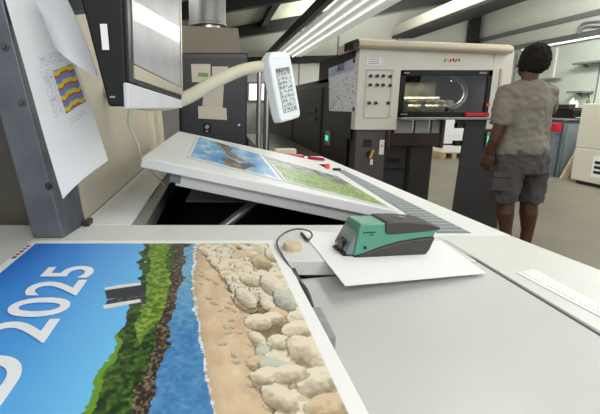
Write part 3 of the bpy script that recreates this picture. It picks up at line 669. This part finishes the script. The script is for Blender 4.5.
# window: dark frame, glass, inside rollers
wx0, wx1, wz0, wz1 = 1.812, 2.704, 1.155, 1.607
b = MB()
for a0, a1, c0_, c1_ in ((wx0, wx0+.045, wz0, wz1), (wx1-.04, wx1, wz0, wz1), (wx0, wx1, wz1-.055, wz1), (wx0, wx1, wz0, wz0+.05)): b.box(a0, a1, PY-.004, PY+.03, c0_, c1_)
wf = b.build('window_frame', m_black, PR, .003)
b = MB(); b.box(wx0+.03, wx1-.03, PY+.008, PY+.014, wz0+.04, wz1-.04); b.build('window_glass', GLASS, PR)
for a0, a1, c0_, c1_ in ((wx0+.02, wx0+.075, wz1-.035, wz1-.02), (wx1-.13, wx1-.06, wz1-.037, wz1-.018), (wx0+.02, wx0+.09, wz0+.018, wz0+.03)): MB().box(a0, a1, PY-.006, PY-.003, c0_, c1_).build('frame_marking', m_grey, wf)
b = MB(); b.box(wx0, wx1, PY+.60, PY+.64, wz0, 1.8); b.box(wx0, wx0+.02, PY+.04, PY+.6, wz0, 1.8); b.box(wx1-.02, wx1, PY+.04, PY+.6, wz0, 1.8); b.box(wx0, wx1, PY+.03, PY+.64, wz0-.02, wz0); b.box(wx0, wx1, PY+.3, PY+.64, 1.78, 1.8); b.build('window_recess', m_dark2, PR)
m_gold = mat('warm polished metal', (190, 184, 164), .25, .8, var=.15)
b = MB(); b.cyl((wx0+.03, PY+.36, 1.235), (wx1-.30, PY+.36, 1.235), .045, 20); b.cyl((wx0+.03, PY+.42, 1.33), (wx1-.28, PY+.42, 1.33), .035, 20); b.box(wx0+.03, wx1-.3, PY+.24, PY+.28, 1.21, 1.245); b.build('roller', m_gold, PR, smooth=True)
b = MB()
for x in (1.95, 2.13, 2.31, 2.42): b.box(x, x+.05, PY+.2, PY+.34, 1.24, 1.32)
b.box(wx0+.04, wx1-.32, PY+.2, PY+.22, 1.28, 1.30); b.build('gripper_bar', m_chrome, PR, .003)
b = MB()
for rr, yy_ in ((.21, .30), (.165, .27)):
    pts = []
    for k in range(17):
        an = -PI/2+PI*k/16*1.0; pts.append(Vector((2.46+.19*math.cos(an)*1.05*(rr/.21), PY+yy_, 1.39+rr*.85*math.sin(an))))
    b.tube(pts, .016, 8)
b.build('chain_guide', m_alu, PR, smooth=True)
b = MB(); b.box(wx0+.03, wx1-.25, PY+.55, PY+.6, 1.22, 1.52); b.build('inner_plate', mat('inner grey plate', (108, 108, 100), .4, .3, var=.2), PR)
# red bar and tray under the window
p = pp(466, 109.5); p1_ = pp(487.5, 113.8)
MB().box(2.46, 2.69, PY-.05, PY-.004, 1.158, 1.195).build('red_bar', m_red, PR, .004)
p = pp(487, 105); MB().cyl((p.x, PY-.004, p.z), (p.x, PY-.02, p.z), .016, 16).build('stop_button', m_orange, PR, smooth=True)
MB().box(1.812, 2.72, PY-.07, PY+.1, 1.128, 1.150).build('tray', m_alu, PR, .004)
# open delivery below: brackets, brown bar, dark blocks
b = MB(); b.box(1.812, 1.99, PY+.05, PY+.1, .985, 1.12); b.box(2.02, 2.16, PY+.05, PY+.1, .985, 1.12); b.box(2.19, 2.27, PY+.05, PY+.1, .985, 1.12); b.build('sheet_guard', mat('milky plastic', (150, 148, 146), .3, var=.1), PR, .003)
MB().box(1.77, 2.30, PY+.02, PY+.12, .86, .99).build('cross_bar', mat('dark brown bar', (46, 30, 24), .4, var=.2), PR, .004)
for a0, a1, c1_ in ((2.27, 2.30, 1.128), (1.72, 1.76, 1.02)): MB().box(a0, a1, PY+.01, PY+.14, .84, c1_).build('bar_bracket', mat('rusty brown', (64, 46, 38), .5, var=.2), PR)
b = MB(); b.box(1.70, 2.235, PY+.1, PY+.4, 0, .86); lo = b.build('lower_cabinet', m_dark, PR, .006)
b = MB(); b.box(1.98, 2.01, PY+.085, PY+.1, .03, .84); b.box(1.72, 2.2, PY+.09, PY+.1, .60, .615); b.box(1.78, 1.90, PY+.09, PY+.1, .68, .72); b.build('panel_seam', m_black, lo)
b = MB(); b.box(2.01, 2.235, PY+.08, PY+.1, .0, .86); b.build('lower_door', m_dark2, lo, .004)
b = MB(); b.box(2.2, 2.48, PY+.5, PY+.6, .0, .14); b.build('floor_beam', m_dark, PR)
# left pillar
pl = MB().box(XL+.03, 1.72, PY+.03, PY+.4, 0, 1.025).build('pillar', mat('smoky grey enamel', (82, 76, 74), .38, var=.08, scale=3), PR, .008)
p = pp(367, 144); b = MB(); b.box(p.x-.022, p.x+.055, PY+.018, PY+.031, p.z-.03, p.z+.045); b.build('socket', m_black, pl, .003)
p = pp(371, 154); b = MB(); b.cyl((p.x, PY+.03, p.z), (p.x, PY+.0, p.z), .032, 20); b.build('switch_boss', m_black, pl, .002, True)
b = MB(); b.obox(Vector((p.x-.022, PY-.018, p.z-.04)), (.022, 0, -.008), (0, .02, 0), (.03, 0, .085)); b.build('switch_lever', m_yellow, pl, .004)
p = pp(383, 147.5); b = MB(); b.box(p.x-.025, p.x+.022, PY+.027, PY+.031, p.z-.075, p.z+.075); wl_ = b.build('warning_label', m_paper, pl); b = MB(); b.prism([(p.x-.016, PY+.027, p.z+.005), (p.x+.014, PY+.027, p.z+.005), (p.x-.001, PY+.027, p.z+.035)], (0, -.001, 0)); b.build('hazard_sign', m_yellow, wl_)
p = pp(372.5, 162.5); b = MB(); b.box(p.x-.014, p.x+.014, PY+.027, PY+.031, p.z-.028, p.z+.028); b.build('small_label', m_paper, pl)
# right pillar, widening to the floor
b = MB(); b.hexa([(2.44, PY-.02, 0), (2.95, PY-.02, 0), (2.95, PY+.12, 0), (2.52, PY+.12, 0), (2.50, PY+.02, 1.128), (2.79, PY+.02, 1.128), (2.79, PY+.12, 1.128), (2.56, PY+.12, 1.128)]); pr_ = b.build('pillar', m_dark, PR, .01)
for z in (.86, 1.04): MB().box(2.43, 2.52, PY+.03, PY+.08, z, z+.05).build('hinge_bracket', m_black, pr_)
MB().box(2.30, 2.5, PY+.05, PY+.07, .865, .88).build('cross_rod', m_black, PR)
p = pp(488, 139); MB().box(p.x-.022, p.x+.022, PY-.012, PY+.02, p.z-.09, p.z+.07).build('signal_housing', m_alu, pr_, .003)
MB().box(p.x-.017, p.x+.017, PY-.02, PY-.010, p.z-.03, p.z+.025).build('signal_lamp', m_green_led, pr_, .003)
MB().box(2.79, 2.93, PY+.03, PY+.4, .0, 1.03).build('side_cover', m_dark2, PR, .006)
# green lamp on the dark side face
p = onx(328, 138, XL-.015)
b = MB(); b.box(XL-.03, XL-.014, p.y-.10, p.y+.10, p.z-.085, p.z+.085); sh_ = b.build('signal_housing', m_grey, PR, .004); b = MB(); b.box(XL-.036, XL-.028, p.y-.055, p.y+.055, p.z-.03, p.z+.03); b.build('signal_lamp', m_green_led, sh_, .003)
# poster on the press side
q = [onx(u, v, XL-.004) for u, v in ((356, 57.5), (328.5, 68.5), (329, 111), (355.5, 112))]
bd = MB(); bd.box(XL-.003, XL+.002, q[1].y-.2, PY+.12, .92, 1.835); bd.box(XL, XL+.3, PY+.1, 5.6, 1.55, 1.835); bd.build('upper_side', m_dark, PR)
def poster_ink(s, t):   # s from near edge to far edge, t down
    c = np.zeros(s.shape+(3,))+np.array((232, 232, 234.))
    k = (vn(s*34, t*30) > .74); c = np.where(k[..., None], np.array((168, 170, 178.)), c)
    top = t < .17; c = np.where(top[..., None], mixc((150, 170, 214), (226, 228, 236), np.abs(s-.5)*1.4), c)
    k = inpoly(s, t, [(.36, .0), (.62, .0), (.66, .17), (.34, .17)]) & (vn(s*26, t*36) > .4); c = np.where(k[..., None], np.array((120, 92, 84.)), c)
    k = (t > .155) & (t < .21) & (s > .05) & (s < .95); c = np.where(k[..., None], np.array((176, 186, 220.)), c); return c
po = thing('wall_poster', 'white poster with small grey marks on the dark press side', 'poster', (XL-.004, 4.6, q[2].z))
painted('sheet', poster_ink, 90, 90, bil(*q), po, .5, .001)
b = MB()
for pt in q: b.ball(pt+Vector((-.003, 0, 0))+(sum(q, Vector())/4-pt)*.06, (.006, .022, .022), 2)
b.build('magnets', m_black, po, smooth=True) if False else b.bm.free()
for pt in (q[0], q[3]):
    c_ = pt+(sum(q, Vector())/4-pt)*.1; MB().tube([c_, c_+Vector((-.008, 0, 0))], .022, 16).build('magnet', m_black, po, smooth=True)

# ================================================================== PALLET WITH PAPER
pc = onz(457, 152, 0)
py_ = 9.5; xa, xb = ony(444.5, 130, py_).x, ony(466, 130, py_).x+.10
zb = ony(455, 155, py_).z
pa = thing('pallet', 'wooden pallet under the white paper stack behind the press', 'pallet', ((xa+xb)/2, py_+.4, 0))
zp = .14
b = MB()
for k in range(6): b.box(xa+k*(xb-xa)/6+.005, xa+(k+1)*(xb-xa)/6-.005, py_, py_+.8, zp-.022, zp)
b.build('deck', m_wood, pa)
for x in (xa, (xa+xb)/2-.05, xb-.1): MB().box(x, x+.1, py_, py_+.8, 0, zp-.022).build('bearer', m_wood, pa)
zs = ony(455, 119, py_).z
b = MB(); b.box(xa+.01, xb-.01, py_+.01, py_+.78, zp, zp+(zs-zp)*.5); b.box(xa+.0, xb-.012, py_+.0, py_+.77, zp+(zs-zp)*.5+.002, zs)
b.box(xa+.03, xb-.03, py_+.03, py_+.75, zp+.1, zs-.02)
tag(b.build('paper_stack', m_paper, bevel=.004), 'tall white paper stack on the wooden pallet behind the press', 'paper stack')

# ================================================================== RIGHT SIDE MACHINES
CMX = 5.88
mc = thing('cream_cabinet', 'large cream machine cabinet at the right edge on dark feet', 'machine', (6.3, 5.4, 0))
b = MB(); b.box(CMX, 6.9, 4.2, 6.55, .06, .58); b.box(CMX, 6.9, 4.2, 6.55, .59, 1.285); b.box(CMX+.01, 6.9, 4.21, 6.54, .5, .7); b.build('body', m_cream, mc, .01)
MB().box(CMX+.06, 6.85, 4.25, 6.5, 0, .06).build('plinth', m_black, mc)
p = onx(597, 170, CMX)
b = MB(); b.box(CMX-.006, CMX, p.y-.16, p.y+.09, p.z-.12, p.z+.20); lb = b.build('notice', m_paper, mc); b = MB()
for k in range(3): b.box(CMX-.008, CMX-.006, p.y-.10, p.y+.05, p.z-.06+k*.075, p.z-.015+k*.075)
b.build('notice_marks', m_dark, lb)
t = thing('flat_monitor', 'small dark screen on top of the cream cabinet', 'monitor', (6.45, 6.2, 1.285))
MB().box(6.1, 6.5, 6.2, 6.23, 1.31, 1.40).build('screen', m_black, t, .004); MB().box(6.22, 6.4, 6.18, 6.28, 1.285, 1.315).build('base', m_dark, t)
gx0, gy = 6.03, 7.0
ct = thing('ink_cabinet', 'blue grey cabinet with a dark top behind the person', 'cabinet', (6.35, 7.4, 0))
MB().box(gx0, 6.72, gy, 8.0, 0, 1.0).build('body', m_bluegrey, ct, .01)
MB().box(gx0-.05, 6.75, gy-.05, 8.05, 1.0, 1.03).build('top', m_grey, ct, .006)
MB().box(gx0+.05, 6.66, gy-.015, gy, .10, .93).build('door', mat('pale blue grey enamel', (132, 140, 148), .4), ct, .006)
b = MB(); b.hexa([(6.30, 6.86, 0), (6.42, 6.86, 0), (6.42, 6.90, 0), (6.30, 6.90, 0), (6.62, 6.94, .62), (6.74, 6.94, .62), (6.74, 6.98, .62), (6.62, 6.98, .62)])
for q_ in b.bm.verts: q_.co.x -= .30
tag(b.build('timber_board', mat('pale board', (190, 176, 156), .6, var=.1), bevel=.004), 'pale timber board leaning against the blue grey cabinet', 'board')
pb = thing('desk_printer', 'black printer on the blue grey cabinet with white paper', 'printer', (6.4, 7.2, 1.03))
MB().box(6.14, 6.66, 7.0, 7.5, 1.03, 1.19).build('body', m_black, pb, .02)
MB().box(6.2, 6.42, 6.93, 7.02, 1.045, 1.055).build('paper', m_paper, pb)
MB().cyl((6.53, 7.0, 1.12), (6.53, 6.985, 1.12), .035, 20).build('dial', m_white, pb)
b = MB(); b.box(6.1, 6.68, 7.03, 7.56, 1.19, 1.215); tag(b.build('shelf_board', m_dark, bevel=.003), 'dark board lying on top of the black printer', 'board')
zt_ = 1.215
def bottle(x, y, r, h, m, lab, capm=None):
    t = thing('bottle', lab, 'bottle', (x, y, zt_)); MB().tube([(x, y, zt_), (x, y, zt_+h*.65), (x, y, zt_+h*.78), (x, y, zt_+h*.84)], [r, r, r*.45, r*.4], 16).build('body', m, t, smooth=True)
    MB().tube([(x, y, zt_+h*.83), (x, y, zt_+h)], r*.5, 12).build('cap', capm or m_white, t, smooth=True)
bottle(6.32, 7.25, .045, .17, m_white, 'white bottle on the dark board, leftmost bottle')
bottle(6.44, 7.3, .032, .13, m_ivory, 'short ivory bottle on the dark board, middle bottle')
bottle(6.60, 7.25, .028, .20, mat('green glass', (90, 110, 86), .2), 'slim green bottle on the dark board, rightmost bottle', m_dark)
b = MB(); b.box(6.13, 6.26, 7.1, 7.35, zt_, zt_+.06); tag(b.build('dark_tray', m_dark2, bevel=.006), 'small dark tray left of the bottles', 'tray')
b = MB(); b.box(5.90, 6.0, 7.02, 7.12, 0, .78); b.box(5.89, 6.0, 7.0, 7.14, .78, .80); b.build('pedestal', m_bluegrey, thing('switch_pedestal', 'red topped pedestal beside the blue grey cabinet', 'pedestal', (5.95, 7.07, 0)))
b = MB(); b.box(5.90, 6.0, 7.0, 7.13, .80, .95); b.build('switch_box', m_red, bpy.data.objects['switch_pedestal'], .01)
# wall shelves and conduit
for us, lab in ((((583, 63.5), (618, 61)), 'upper thin shelf on the right wall'), (((577, 92.5), (594, 91.5)), 'lower thin shelf on the right wall')):
    a_ = onx(*us[0], XR); c_ = onx(*us[1], XR); z = (a_.z+c_.z)/2; t = thing('wall_shelf', lab, 'shelf', (XR-.1, (a_.y+c_.y)/2, z))
    MB().box(XR-.22, XR, min(a_.y, c_.y), max(a_.y, c_.y), z-.02, z+.02).build('board', m_grey, t)
    for y in (min(a_.y, c_.y)+.1, max(a_.y, c_.y)-.12): MB().prism([(XR, y, z-.02), (XR-.12, y, z-.02), (XR, y, z-.08)], (0, .02, 0)).build('bracket', m_alu, t)
pts = [onx(*p, XR-.04) for p in ((578.5, 35), (580, 27), (585, 23), (600, 21.3), (612, 20.5))]
tag(MB().tube(smoothpath(pts, 6), .022, 10).build('pipe', m_grey, smooth=True), 'grey bent pipe high on the right wall', 'pipe')
pts = [onx(*p, XR-.04) for p in ((581, 33), (583, 28.5), (589, 26.5), (612, 26.5))]
tag(MB().tube(smoothpath(pts, 6), .018, 10).build('pipe', m_grey, smooth=True), 'thinner grey pipe below the bent pipe on the right wall', 'pipe')
for u, v, lab in ((553.5, 79, 'small grey bracket on the right wall beside the person'),):
    p = onx(u, v, XR); b = MB(); b.box(XR-.12, XR, p.y-.22, p.y+.22, p.z-.02, p.z+.02); tag(b.build('wall_bracket', m_grey), lab, 'bracket')

# ================================================================== PERSON
def ellipse(c, rx, ry, n=20, tilt=0., yaw=0.):
    out = []
    for k in range(n):
        an = 2*PI*k/n; x, y = rx*math.cos(an), ry*math.sin(an); xr = x*math.cos(yaw)-y*math.sin(yaw); yr = x*math.sin(yaw)+y*math.cos(yaw)
        out.append(Vector(c)+Vector((xr, yr, xr*tilt)))
    return out
YP = 3.1
def pt(u, v, dy=0.): p = ony(u, v, YP+dy); return p
def remesh(bd, name, m, parent, vox, sm=4, disp=None):
    bmesh.ops.recalc_face_normals(bd.bm, faces=bd.bm.faces)
    o = bd.build(name, m, parent)
    md = o.modifiers.new('r', 'REMESH'); md.mode = 'VOXEL'; md.voxel_size = vox
    md = o.modifiers.new('s', 'SMOOTH'); md.factor = .5; md.iterations = sm
    bpy.context.view_layer.update(); dg = bpy.context.evaluated_depsgraph_get()
    me = bpy.data.meshes.new_from_object(o.evaluated_get(dg)); o.modifiers.clear(); o.data = me; me.name = name
    if disp:
        me.update(); nr = [v.normal.copy() for v in me.vertices]
        for v, nn in zip(me.vertices, nr): v.co += nn*disp(v.co, nn)
    me.polygons.foreach_set('use_smooth', [True]*len(me.polygons)); me.update(); return o
PE = thing('person', 'person in grey t-shirt and dark cargo shorts standing at the press', 'person', (2.42, YP, 0))
m_skin = mat('brown skin', (76, 46, 32), .5, var=.08, scale=8)
# body
B = MB()
torso = [(522, 160, .150, .105), (522, 150, .155, .105), (524, 136, .145, .095), (527, 118, .155, .10), (529, 104, .165, .105), (529.5, 94, .160, .095), (529, 88, .10, .075), (529, 84, .062, .06)]
B.loft([ellipse(pt(u, v), rx, ry, 20) for u, v, rx, ry in torso])
B.tube([pt(529, 88), pt(529.5, 80, .005), pt(531, 71, .01)], [.062, .055, .054], 16)
hcn = pt(533, 62.5, .02)
B.ball(hcn, (.076, .096, .108), 3); B.ball(hcn+Vector((-.01, .035, -.05)), (.055, .066, .062), 3)
face = Vector((-.28, .96, 0)).normalized(); side = Vector((face.y, -face.x, 0))
B.tube([hcn+face*.095+Vector((0, 0, .012)), hcn+face*.118+Vector((0, 0, -.018)), hcn+face*.098+Vector((0, 0, -.026))], [.009, .016, .010], 10)   # nose
B.tube([hcn+face*.088+side*.026+Vector((0, 0, -.056)), hcn+face*.099+Vector((0, 0, -.055)), hcn+face*.088-side*.026+Vector((0, 0, -.056))], [.006, .010, .006], 8)  # lips
for sg in (1, -1):
    B.ball(hcn+side*sg*.078+Vector((0, -.006, -.012)), (.012, .024, .032), 2)   # ears
    B.ball(hcn+face*.078+side*sg*.032+Vector((0, 0, .006)), (.016, .016, .011), 2)   # eye lids
# legs
LL = [pt(511, 162), pt(508, 180), pt(505.5, 201), pt(505, 212, -.01), pt(505.5, 228), (pt(504.5, 252).x, YP, .075)]
B.tube(LL, [.098, .085, .060, .062, .044, .036], 18)
RL = [pt(533, 162, .03), pt(531, 180, .03), pt(529, 201, .03), pt(528.5, 213, .02), pt(527.5, 230, .03), (pt(526, 252).x, YP+.03, .075)]
B.tube(RL, [.098, .085, .060, .062, .044, .036], 18)
for q_ in (LL[-1], RL[-1]):
    q_ = Vector(q_); B.tube([q_+Vector((0, -.035, -.03)), q_+Vector((-.01, .05, -.035)), q_+Vector((-.025, .14, -.05))], [.036, .036, .026], 12)
# left arm hanging, right arm bent forward
LA = [pt(509, 94), pt(504.5, 110), pt(499, 127, -.01), pt(494, 140, .0), pt(488.5, 153, .03)]
B.tube(LA, [.058, .050, .042, .038, .027], 16)
RA = [pt(546, 94), pt(548, 103, .03), pt(550, 110, .08), pt(545, 113, .22), pt(537, 112, .34)]
B.tube(RA, [.058, .050, .043, .036, .026], 16)
def hand(B, w, d, n, curl, sg):
    """w wrist, d direction of the fingers, n direction out of the palm, thumb towards sg*side"""
    d = d.normalized(); n = (n-d*n.dot(d)).normalized(); sd = d.cross(n)*sg
    B.loft([[w+d*t_+sd*(a_*wd)+n*(b_*.013) for a_, b_ in ((-1, -.6), (-.6, -1), (.6, -1), (1, -.6), (1, .6), (.6, 1), (-.6, 1), (-1, .6))] for t_, wd in ((-.01, .022), (.03, .034), (.07, .039), (.09, .037))])
    for k, (off_, ln) in enumerate(((.029, .072), (.010, .080), (-.010, .074), (-.029, .058))):
        p0 = w+d*.082+sd*off_; c = curl*(1+.12*k); p1 = p0+(d*math.cos(c*.4)+n*math.sin(c*.4))*ln*.42; p2 = p1+(d*math.cos(c)+n*math.sin(c))*ln*.32; p3 = p2+(d*math.cos(c*1.6)+n*math.sin(c*1.6))*ln*.26
        B.tube([p0-d*.02, p0, p1, p2, p3], [.0095, .0095, .0088, .008, .0065], 8)
    p0 = w+d*.025+sd*.028; B.tube([p0-sd*.012, p0+sd*.016+d*.022+n*.010, p0+sd*.022+d*.048+n*.022, p0+sd*.018+d*.070+n*.030], [.012, .0115, .0095, .007], 8)
hand(B, LA[-1], pt(484, 168, .05)-LA[-1], Vector((.75, .5, 0)), .5, 1)
hand(B, RA[-1], Vector((-.8, .5, -.1)), Vector((0, .2, -1)), .6, 1)
body = remesh(B, 'body', m_skin, PE, .005, 3)
# hair: short curly crop
Hh = MB(); g = bmesh.ops.create_icosphere(Hh.bm, subdivisions=6, radius=1)
for v in g['verts']:
    n_ = v.co.copy(); k = mnoise.noise(n_*4.5)*.09+mnoise.noise(n_*13)*.055+mnoise.noise(n_*24)*.03
    s_ = 1+k; fz_ = face.dot(n_)
    v.co = Vector((n_.x*.094*s_, n_.y*.114*s_, n_.z*.126*s_))
    if n_.z > .2: v.co.x += .010*n_.z
    if fz_ > .55: v.co -= face*.05*(fz_-.55)/.45*(1 if n_.z < .45 else .2)
    if n_.z < -.55: v.co.z = v.co.z*.86
    v.co += hcn+Vector((-.006, -.014, .012))
Hh.build('hair', mat('dark brown hair', (24, 17, 16), 1.0, var=.3, scale=60, bump=.6, bscale=220), PE, smooth=True, sharp=180)
# t-shirt
def wrinkle(sc, am, stretch=(1, 1, 1)):
    def f(c, n): return am*(mnoise.noise(Vector((c.x*sc*stretch[0], c.y*sc*stretch[1], c.z*sc*stretch[2])))+.5*mnoise.noise(c*sc*2.3))
    return f
T_ = MB()
sh = [(522, 153, .190, .132), (522, 148, .190, .132), (523, 140, .174, .124), (525, 130, .160, .116), (526.5, 115, .164, .116), (528, 103, .168, .118), (528.5, 95, .170, .108), (529.5, 89, .165, .098), (529.5, 85, .122, .088), (530, 80.5, .074, .070)]
T_.loft([ellipse(pt(u, v), rx, ry, 24, tilt=.05 if v > 100 else .06) for u, v, rx, ry in sh])
T_.tube([pt(517, 91), pt(509.5, 93), pt(505, 102), pt(501.5, 114), pt(499.5, 124.5)], [.070, .078, .074, .070, .066], 18)
T_.tube([pt(541, 90), pt(546, 93), pt(547, 99, .02), pt(548, 105, .07), pt(547, 108, .12)], [.070, .072, .066, .060, .056], 18)
remesh(T_, 'shirt', mat('washed grey cotton', (124, 118, 107), .85, var=.06, scale=9, bump=.25, bscale=18), PE, .009, 5, wrinkle(12, .018, (1, .7, .55)))
# shorts
S_ = MB()
S_.loft([ellipse(pt(u, v), rx, ry, 24) for u, v, rx, ry in ((522, 172, .190, .125), (521.5, 163, .192, .132), (522, 152, .184, .130), (522, 146, .170, .12))])
S_.loft([ellipse(pt(u, v), rx, ry, 22) for u, v, rx, ry in ((504.5, 201.5, .092, .095), (505, 190, .094, .10), (507.5, 175, .100, .11), (511, 160, .104, .115))])
S_.loft([ellipse(pt(u, v, .03), rx, ry, 22) for u, v, rx, ry in ((530.5, 201.5, .088, .095), (531.5, 190, .092, .10), (532, 175, .096, .11), (532.5, 160, .1, .115))])
so = remesh(S_, 'shorts', mat('dark grey twill', (72, 68, 69), .85, var=.12, scale=12, bump=.15, bscale=80), PE, .009, 4, wrinkle(14, .016, (1, 1, .6)))
b = MB(); p = pt(498.5, 182, -.075); b.obox(p+Vector((-.03, .03, -.075)), (.10, -.045, 0), (.012, .03, 0), (0, 0, .12)); b.obox(p+Vector((-.034, .024, .030)), (.108, -.049, 0), (.012, .03, 0), (0, 0, .04)); b.build('cargo_pocket', MC['dark grey twill'], so, .008, True)
m_shoe = mat('dark shoe', (40, 38, 40), .6)
for q_ in (LL[-1], RL[-1]):
    q_ = Vector(q_); b = MB(); rr = []
    for dy, w_, h_ in ((-.085, .03, .07), (-.06, .044, .095), (.0, .046, .10), (.06, .05, .085), (.13, .053, .06), (.18, .045, .045), (.20, .02, .03)):
        c_ = Vector((q_.x-.12*max(dy, 0), q_.y+dy, 0)); rr.append([c_+Vector((x_*w_, 0, z_*h_)) for x_, z_ in ((-1, 0), (1, 0), (1, .45), (.75, .85), (.3, 1), (-.3, 1), (-.75, .85), (-1, .45))])
    b.loft(rr); b.build('shoe', m_shoe, PE, .004, True)

# ================================================================== LIGHT
w = bpy.data.worlds.new('world'); SC.world = w; w.use_nodes = True
bg = w.node_tree.nodes['Background']; bg.inputs[0].default_value = (.93, .97, 1, 1); bg.inputs[1].default_value = .8
def area(name, loc, rot, sx, sy, e, c=(1, .985, .96)):
    l = bpy.data.lights.new(name, 'AREA'); l.shape = 'RECTANGLE'; l.size = sx; l.size_y = sy; l.energy = e; l.color = c
    o = bpy.data.objects.new(name, l); COL.objects.link(o); o.location = loc; o.rotation_euler = rot; return o
area('ceiling_lamp_desk', (1.2, 1.0, 2.75), (0, 0, 0), .5, 2.4, 25)
area('fill_rear', (.5, -1.2, 2.4), (math.radians(62), 0, 0), 2.5, .5, 30)  # added fill behind the camera, lifts upright faces turned to it
area('ceiling_lamp_press', (2.0, 8.0, 2.55), (0, 0, 0), .5, 6.0, 70)
area('fill_left', (-1.5, 3.4, 2.75), (0, math.radians(-35), 0), .5, 3.0, 90)  # added fill, no fitting: brightens press side, cabinet and monitor
area('fill_right_wall', (5.75, 4.8, 3.2), (0, math.radians(-62), 0), .4, 4.0, 260)  # added fill out of view, turned to brighten the right wall
area('ceiling_lamp_aisle', (3.6, 2.2, 3.0), (0, 0, 0), .5, 3.0, 50)
area('fill_roof', (3.4, 7.6, 2.75), (PI, 0, 0), 3.0, 6.0, 230, (1, 1, .95))  # added upward fill, no fitting: brightens the roof underside
area('press_inner_lamp', (2.2, PY+.30, 1.52), (0, 0, 0), .6, .06, 5.0, (1, .88, .6))
vs = SC.view_settings; vs.view_transform = 'Standard'; vs.look = 'None'; vs.gamma = 1; vs.use_curve_mapping = False; vs.exposure = 0.0
